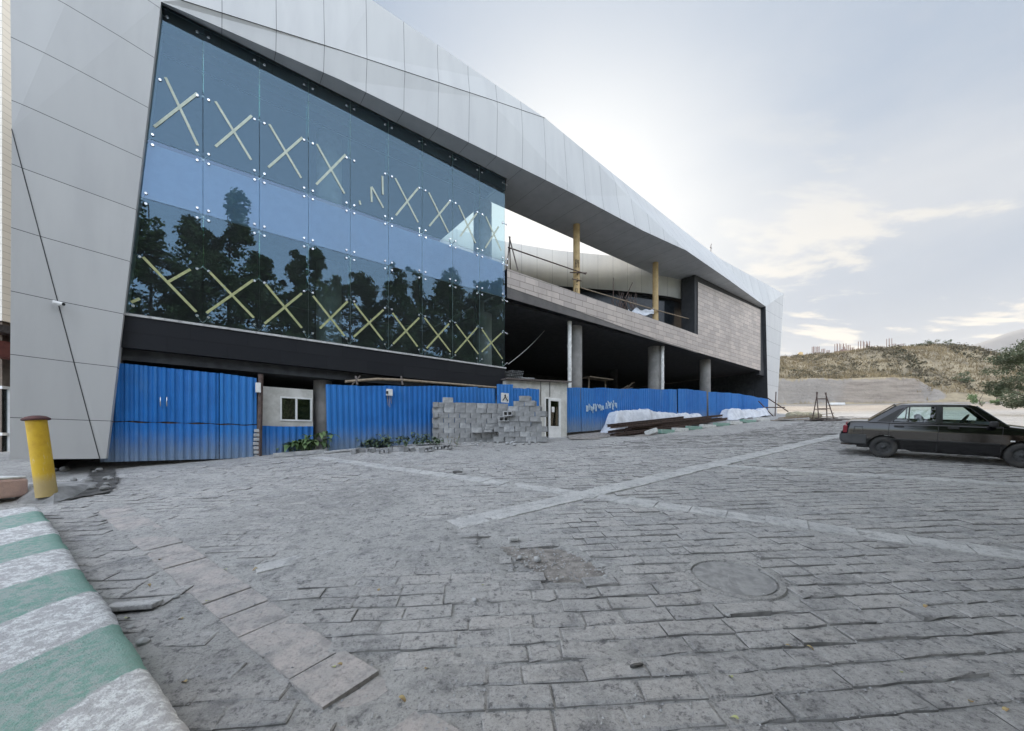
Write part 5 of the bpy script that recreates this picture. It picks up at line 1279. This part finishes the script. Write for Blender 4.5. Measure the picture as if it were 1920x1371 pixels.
    for nm, lo, hi in (('rear_window', (.53, .965), (1.03, 1.375)), ('windscreen', (2.93, .945), (2.43, 1.378))):
        mbg = MB(); (xa, za), (xb, zb) = lo, hi; P = []
        for f in (0, .25, .5, .75, 1):
            x, z = xa+(xb-xa)*f, za+(zb-za)*f; e = yz(z)-.045; bow = .05 if nm == 'windscreen' else -.04
            P.append([(x-.86+bow*(1-y*y), y*e, z) for y in (-1, -.5, 0, .5, 1)])
        mbg.grid(P); mbg.build(nm, glassm, root)
        mbf = MB()
        for sg in (-1, 1): mbf.bar((xa-.86, sg*(yz(za)-.03), za-.005), (xb-.86, sg*(yz(zb)-.03), zb+.004), .04, .03, up=(0, 1, 0))
        mbf.bar((xa-.86, -yz(za)+.04, za-.012), (xa-.86, yz(za)-.04, za-.012), .05, .04); mbf.build('window_trim', paint, root)
    for sg in (1, -1):
        for wi, nm in ((1, 'f'), (0, 'r')):
            dm = bodies[(nm, sg)].build('door', paint, root, merge=.0008); sgl[(sg, wi)].build('window', glassm, dm)
            hx_ = 2.08 if nm == 'f' else 1.12
            mb = MB(); mb.box((hx_-.86, sg*.785, .855), (.19, .035, .045), bev=.01); mb.build('handle', M['black'], dm)
            xd = 1.83 if nm == 'f' else .93
            mb = MB(); mb.bar((xd-.86, sg*.803, .50), (xd-.86, sg*.775, .93), .012); 
            if nm == 'f': mb.bar((xd-.86, sg*.800, .25), (xd-.86, sg*.807, .50), .012); mb.build('door_gap', M['black'], dm); mb = MB(); mb.bar((2.86-.86, sg*.804, .30), (2.86-.86, sg*.772, .92), .010)
            mb.build('door_gap', M['black'], dm)
        mb = MB(); mb.box((.95, sg*.715, .76), (1.9, .03, .36), bev=.01); mb.build('door_trim', M['trim'], root)
        for x_ in (.55, 1.45): mb = MB(); mb.box((x_, sg*.69, .89), (.22, .04, .035), bev=.01); mb.build('inner_handle', M['black'], root)
        mb = MB(); mb.box((1.05, sg*.811, .515), (1.86, .022, .035), bev=.008); mb.build('side_moulding', M['black'], root)
        mb = MB(); mb.box((2.70-.86, sg*.86, .985), (.13, .20, .125), bev=.03); mb.bar((2.72-.86, sg*.74, .96), (2.72-.86, sg*.80, .97), .06); mb.build('wing_mirror', M['black'], root)
        mb = MB(); mb.box((3.02-.86+.0, sg*.806, .60), (.07, .012, .03), bev=.005); mb.build('side_lamp', M['upvc'], root)
        mb = MB(); mb.box((.045-.86, sg*.615, .735), (.10, .27, .21), bev=.02); mb.build('tail_light', M['redlens'], root)
        mb = MB(); mb.box((3.86-.86, sg*.52, .66), (.10, .34, .14), bev=.02); mb.build('headlight', M['lens'], root)
    mb = MB(); P = []
    for (o, z) in ((-.055, .60), (-.075, .56), (-.07, .42), (-.03, .36)):
        P.append([(x-.86+o*k_, y, z) for x, y, k_ in ((.50, -.815, 0), (.2, -.815, .2), (.04, -.76, .9), (.0, -.6, 1), (-.01, 0, 1), (.0, .6, 1), (.04, .76, .9), (.2, .815, .2), (.50, .815, 0))])
    P.insert(0, [(x, y*.97, .605) for x, y, z in P[0]]); P.append([(x+.05, y*.95, .34) for x, y, z in P[-1]]); mb.grid(P, 0, False); mb.build('rear_bumper', M['bumper'], root)
    mb = MB(); P2 = [[(3.935-x_-.86+.0, y, z) for x_, y, z in [(-(p[0]+.86)+.0+0, p[1], p[2]) for p in r]] for r in P]; mb.grid([[(3.935-(p[0]+.86)-.86, p[1], p[2]-.03) for p in r] for r in P][::-1], 0, False); mb.build('front_bumper', M['bumper'], root)
    mb = MB()
    for a_, b_ in (((-.63,.66),(-.45,.66)),((-.63,.82),(-.45,.82)),((-.63,.66),(-.63,.82)),((-.45,.66),(-.45,.82))): mb.bar((a_[0], -.806, a_[1]), (b_[0], -.806, b_[1]), .007)
    mb.build('fuel_flap', M['bumper'], root)
    mb = MB(); mb.box((1.1, 0, .40), (3.3, 1.15, .34)); mb.box((1.15, 0, .70), (1.9, 1.35, .06)); mb.build('underbody', M['black'], root)
    mb = MB(); mb.tube([(-.9, -.45, .29), (-.3, -.45, .29)], .025, 8); mb.build('exhaust', M['steel'], root)
    for x, y, nm in ((.95, .33, 'seat'), (.95, -.33, 'seat')):
        mb = MB(); mb.box((x+.02, y, .80), (.5, .48, .18), bev=.05); mb.box(None, (.13, .44, .46), M=Matrix.Translation((x-.27, y, .90)) @ Matrix.Rotation(R(-14), 4, 'Y'), bev=.05); mb.build(nm, M['seat'], root)
    mb = MB(); mb.box((.18, 0, .80), (.5, 1.2, .16), bev=.05); mb.box(None, (.14, 1.2, .36), M=Matrix.Translation((-.08, 0, .86)) @ Matrix.Rotation(R(-16), 4, 'Y'), bev=.05); mb.build('rear_bench', M['seat'], root)
    mb = MB(); mb.box((1.80, 0, .88), (.35, 1.35, .16), bev=.05); mb.build('dashboard', M['seat'], root)
    mb = MB(); q = Matrix.Translation((1.48, .33, .98)) @ Matrix.Rotation(R(-62), 4, 'Y'); mb.tube([q @ Vector((.18*math.cos(a_*.3142), .18*math.sin(a_*.3142), 0)) for a_ in range(21)], .014, 6); mb.tube([q @ Vector((-.17, 0, 0)), q @ Vector((.17, 0, 0))], .012, 5); mb.tube([(1.48, .33, .98), (1.72, .33, .86)], .02, 6); mb.build('steering_wheel', M['black'], root)
    for a_ in AX:
        for sg in (1, -1):
            Mw = Matrix.Translation((a_-.86, sg*.70, WR)) @ Matrix.Rotation(R(-90)*sg, 4, 'X')
            mb = MB(); mb.lathe([(.165, -.075), (.20, -.088), (.262, -.082), (.280, -.055), (.283, 0), (.280, .055), (.262, .082), (.20, .088), (.170, .075)], Mw, 36, cap=False)
            for k in range(36):
                a2_ = k*math.pi/18
                for zc in (-.035, .035): mb.box(None, (.012, .018, .05), M=Mw @ Matrix.Rotation(a2_, 4, 'Z') @ Matrix.Translation((.2805, 0, zc)))
            wl = mb.build('wheel', M['tyre'], root)
            mb = MB(); mb.lathe([(.172, .074), (.160, .060), (.145, .030), (.105, .045), (.075, .052), (.045, .048), (.043, .075), (.01, .08)], Mw, 24, cap=False)
            for k in range(8): q_ = Mw @ Matrix.Rotation(k*math.pi/4, 4, 'Z') @ Matrix.Translation((.118, 0, .042)); mb.box(None, (.028, .022, .012), M=q_, mi=1)
            for k in range(4): q_ = Mw @ Matrix.Rotation(k*math.pi/2+.4, 4, 'Z') @ Matrix.Translation((.066, 0, .055)); mb.lathe([(.010, -.005), (.010, .014)], q_, 6, 1)
            mb.lathe([(.17, -.05), (.01, -.05)], Mw, 20, 1, cap=False)
            mb.build('rim', [M['rim'], M['black']], wl)
    return root
t = NT('dark_car_paint'); dst = t.ramp(t.noise(2.5, 6, .6), .45, .8)
M['paint_black'] = t.pbr(t.mix(t.math('MULTIPLY', dst, .45), (.003, .0032, .004), (.018, .018, .019)), t.math('MULTIPLY_ADD', dst, .14, .09), 0., None, .5, **{'Coat Weight': .3, 'Coat Roughness': .05})
M['paint_white'] = simple('white_car_paint', (.70, .72, .73), (.62, .64, .65), rough=.25, **{'Coat Weight': .5})
M['bumper'] = simple('dusty_black_bumper', (.035, .037, .040), (.055, .056, .058), scale=3, rough=.5)
M['redlens'] = simple('red_lens', (.22, .02, .03), (.17, .02, .03), rough=.2)
M['lens'] = simple('clear_lens', (.5, .5, .5), rough=.15)
M['tyre'] = simple('tyre_rubber', (.030, .030, .031), (.055, .053, .05), scale=7, rough=.9)
M['rim'] = simple('dark_steel_wheel', (.05, .052, .055), (.028, .029, .03), scale=9, rough=.6)
M['trim'] = simple('pale_door_trim', (.50, .52, .52), (.42, .44, .44), rough=.8)
M['seat'] = simple('grey_seat_cloth', (.10, .10, .105), (.07, .07, .072), rough=.95)
def park(o, px, py, az):
    p = GP(px, py); hd = Vector((math.cos(az), math.sin(az), 0)); e = .5
    f = Vector((hd.x, hd.y, float(G(p.x+hd.x*e, p.y+hd.y*e)-G(p.x, p.y))/e)).normalized(); lt = Vector((-hd.y, hd.x, 0)); lt = Vector((lt.x, lt.y, float(G(p.x+lt.x*e, p.y+lt.y*e)-G(p.x, p.y))/e))
    lt = (lt-f*lt.dot(f)).normalized(); up = f.cross(lt); mr = Matrix((f, lt, up)).transposed()
    o.location = p+lt*.70+up*.004; o.rotation_euler = mr.to_euler()
C1 = car(M['paint_black'], 'dusty black four door saloon car parked at the right edge', M['carglass']); park(C1, 1654, 858, R(-42))
# ================================================================ TREES, SCRUB, THE SITE ON THE HILL
def tree(name, base, h, label, crown, mat, leafn, size, trunk=.16, group=None, cat='tree', seed=0, limbs=True):
    rs = random.Random(seed); r = empty(name, base, label, cat, group); tr = MB(); cr = MB()
    for (o, rad, n) in crown:
        c = base+Vector(o)
        if limbs: tr.tube([base+Vector((0, 0, h*.12)), base+Vector((o[0]*.3, o[1]*.3, max(.5, o[2]*.55))), c], [trunk*.5, trunk*.3, trunk*.08], 6)
        k = max(3, n//60)
        for q in range(k):
            v = Vector((rs.gauss(0, 1), rs.gauss(0, 1), rs.gauss(0, 1))).normalized()*(rs.random()**.5)
            cc = c+Vector((v.x*rad[0], v.y*rad[1], v.z*rad[2])); rr = rs.uniform(.16, .36)*max(rad)
            leaves(cr, cc, (rr, rr, rr*.8), int(60*leafn), size, .7, 0, rs)
    tr.tube([base-Vector((0, 0, .3)), base+Vector((rs.gauss(0, .1), rs.gauss(0, .1), h*.4)), base+Vector((rs.gauss(0, .15), rs.gauss(0, .15), h*.92))], [trunk, trunk*.7, trunk*.12], 8)
    tr.build('trunk', M['bark'], r); cr.build('crown', mat, r); return r
# a row of tall poplars on the far side of the plaza, mirrored in the glass front
random.seed(13)
for k in range(20):
    s_ = -5+k*2.05+random.uniform(-.5, .5); q = FS(s_, 0, 20+random.uniform(-1.2, 1.2)); b = Gv(q.x, q.y)
    hh = (17.6 if k < 5 else 15.6)+random.uniform(-.9, .8)+2.0
    cr = []
    for lv in range(9):
        z = hh*(.26+.078*lv+.0); rr = 2.85*math.sin(math.pi*min(1, .30+.072*lv))**.7*random.uniform(.75, 1.15)*(1-.45*(lv/8)**2.6)
        cr.append(((random.gauss(0, .5), random.gauss(0, .5), z+random.uniform(-.4, .4)), (rr, rr, hh*.075), 1700))
    tree('poplar_tree', b, hh, 'tall dark poplar in the row across the plaza, mirrored in the glass front', cr, M['leaf'], .9, .27, .2, 'poplars across the plaza', 'tree', 100+k, False)
mb = MB(); q = [FS(-30, 0, 31), FS(75, 0, 31)]
a, b = q; mb.prism([Vector((a.x, a.y, -4)), Vector((b.x, b.y, 0)), Vector((b.x, b.y, H+11.5)), Vector((a.x, a.y, H+10.5))], FN.to_3d()*8)
M['beige'] = simple('beige_render', (.42, .36, .30), (.36, .31, .26), scale=.5, rough=.95)
thing(mb, 'apartment_building', M['beige'], 'plain beige building behind the poplars across the plaza, mirrored in the glass', 'building')
# acacia at the right edge
b = Gv(40.3, 29.8); cr = []
for o, rad in (((-2.6, 0, 3.4), (1.7, 1.6, .8)), ((-1.2, .8, 4.9), (2.0, 1.8, .7)), ((.6, -.6, 5.4), (2.2, 2, .8)), ((-3.2, .5, 2.1), (1.2, 1.3, .6)), ((-1.0, -1, 2.6), (1.6, 1.6, .8)), ((1.6, 1, 3.6), (2, 2, 1.)), ((-2.2, .3, 1.0), (1.1, 1.1, .5)), ((-3.7, -.3, 4.2), (1., 1., .35))): cr.append((o, rad, 1500))
tree('acacia_tree', b, 5.2, 'feathery grey green acacia tree at the right edge behind the black car', cr, M['leaf3'], 1.5, .14, .2, None, 'tree', 5)
for k, (x, y, Yd, s_) in enumerate(((1843, 767, 46, 1.), (1870, 745, 50, 1.3), (1905, 740, 50, 1.6), (1800, 725, 64, 1.4))):
    X = (x-960)/FPX*Yd; z = float(hill(np.array([X]), np.array([float(Yd)]))[0]) if Yd > 57 else float(G(X, Yd)); bb = Vector((X, Yd, z))
    tree('bush', bb, 1.6*s_, ('small dark green bush at the foot of the slope above the black car', 'grey green bush on the slope left of the acacia', 'large grey green bush behind the acacia', 'dark bush halfway up the hillside')[k], [((0, 0, .9*s_), (1.3*s_, 1.2*s_, .7*s_), 420), ((.8*s_, 0, .6*s_), (.9*s_, .9*s_, .5*s_), 240)], M['leaf' if k == 0 else 'leaf3'], 1., .2, .06, None, 'bush', 40+k)
rs = random.Random(9)
for k, (x, s_) in enumerate(((1752, 1.5), (1765, 1.2), (1778, 1.1), (1792, .9), (1738, .9), (1818, .8), (1860, .9), (1712, .8), (1728, 1.1))):
    Yd = 79.; X = (x-960)/FPX*Yd; z = float(hill(np.array([X]), np.array([Yd]))[0]); bb = Vector((X, Yd, z-.1))
    tree('thorn_tree', bb, 1.8*s_, 'thin thorny little tree on the hilltop skyline', [((-.6*s_, 0, 1.2*s_), (1.2*s_, 1.2*s_, .6*s_), 150), ((.9*s_, 0, 1.3*s_), (1.1*s_, 1.1*s_, .5*s_), 130)], M['leaf3'], .7, .24, .05, 'thorn trees on the hilltop', 'tree', 60+k)
# scrub and dry grass over the hill (stuff)
sc = MB(); gr = MB(); rs = random.Random(17); nsc = 0
Xr = np.array([rs.uniform(36, 112) for _ in range(9000)]); Yr = np.array([rs.uniform(61.5, 86) for _ in range(9000)]); Zr = hill(Xr, Yr)
den = fbm(Xr*.12, Yr*.18, 71, 4); cutz_ = Yr < 63.0
for X, Y, Z, dd, cz in zip(Xr, Yr, Zr, den, cutz_):
    if X < 62 and cz: continue
    right = X > 66+3*(dd-.5)
    if right and rs.random() < .45 and dd > .42:
        r = rs.uniform(.3, .75); leaves(sc, (X, Y, Z+r*.5), (r, r, r*.7), 12, .34, .8, 0, rs)
    elif dd > .52 and rs.random() < .35:
        r = rs.uniform(.3, .7); leaves(sc, (X, Y, Z+r*.4), (r, r, r*.6), 11, .30, .8, 0, rs)
    else:
        for q in range(5):
            a = rs.random()*6.28; b = Vector((X+rs.gauss(0, .3), Y+rs.gauss(0, .3), Z-.03)); w = Vector((math.cos(a), math.sin(a), 0))*.07; tip = b+Vector((rs.gauss(0, .2), rs.gauss(0, .2), rs.uniform(.25, .7))); gr.face([b-w, b+w, tip])
tag(sc.build('scrub', M['scrub']), kind='stuff'); tag(gr.build('dry_grass', M['straw']), kind='stuff')
M['brickred'] = simple('reddish_concrete', (.30, .21, .18), (.26, .19, .165), rough=.95)
for k, (x, yt) in enumerate(((463, 185), (493, 185), (530, 200), (563, 210), (627, 165), (670, 165), (677, 185), (706, 175), (731, 190), (767, 198), (790, 147), (832, 150), (838, 165), (852, 180), (887, 180), (927, 180), (987, 130), (1020, 165), (1045, 172), (1075, 165))):
    px = 1400+x/3.692; Yd = 84+2.5*math.sin(k*2.1); X = (px-960)/FPX*Yd; z0 = float(hill(np.array([X]), np.array([Yd]))[0])-.3; z1 = H+(830-(600+yt/3.692))/FPX*Yd; big = k in (4, 5, 10, 11, 16, 14)
    r_ = empty('rebar_column', Vector((X, Yd, z0)), ('tall' if big else 'thin')+' unfinished column with bare rebar on top of the hill', 'column', 'unfinished columns on the hill'); zc = z0+(z1-z0)*(.60 if big else .45); w = .36 if big else .22
    mb = MB(); mb.box(Vector((X, Yd, (z0+zc)/2)), (w*2, w*2, zc-z0)); mb.build('shaft', M['brickred'], r_)
    for a, b in ((-1, -1), (1, -1), (1, 1), (-1, 1)):
        mb = MB(); mb.bar((X+a*w*.8, Yd+b*w*.8, zc), (X+a*w*.8, Yd+b*w*.8, z1), .085); mb.build('rebar', M['brickred'], r_)
mb = MB(); a, b = [(x-960)/FPX*81 for x in (1507, 1592)]; z0 = float(hill(np.array([a]), np.array([81.]))[0]); z1 = H+(830-667.5)/FPX*81
mb.prism([(a, 81, z0-.4), (b, 81, z0+.2), (b, 81, z1+.3), (a, 81, z1-.45)], (0, .4, 0)); thing(mb, 'foundation_wall', M['plaster'], 'low pale foundation wall on top of the hill', 'wall')
mb = MB(); X = (1501-960)/FPX*79; z0 = float(hill(np.array([X]), np.array([79.]))[0]); mb.lathe([(.40, z0-.2), (.42, z0+.3), (.40, z0+.9), (.05, z0+1.1)], Matrix.Translation((X, 79, 0)), 12); thing(mb, 'water_tank', M['yellow_steel'], 'small yellow tank on the hilltop', 'tank')
# ================================================================ AIR
t = NT('haze_air'); v = t.n('ShaderNodeVolumePrincipled', {'Color': (.97, .98, .99, 1), 'Density': .00009, 'Anisotropy': .2}); t.l(v.outputs[0], t.out.inputs['Volume'])
mb = MB(); mb.box(Vector((4600, 1900, 360)), (9600, 4400, 930)); 
if HAZE: tag(mb.build('haze', t.m), kind='stuff')
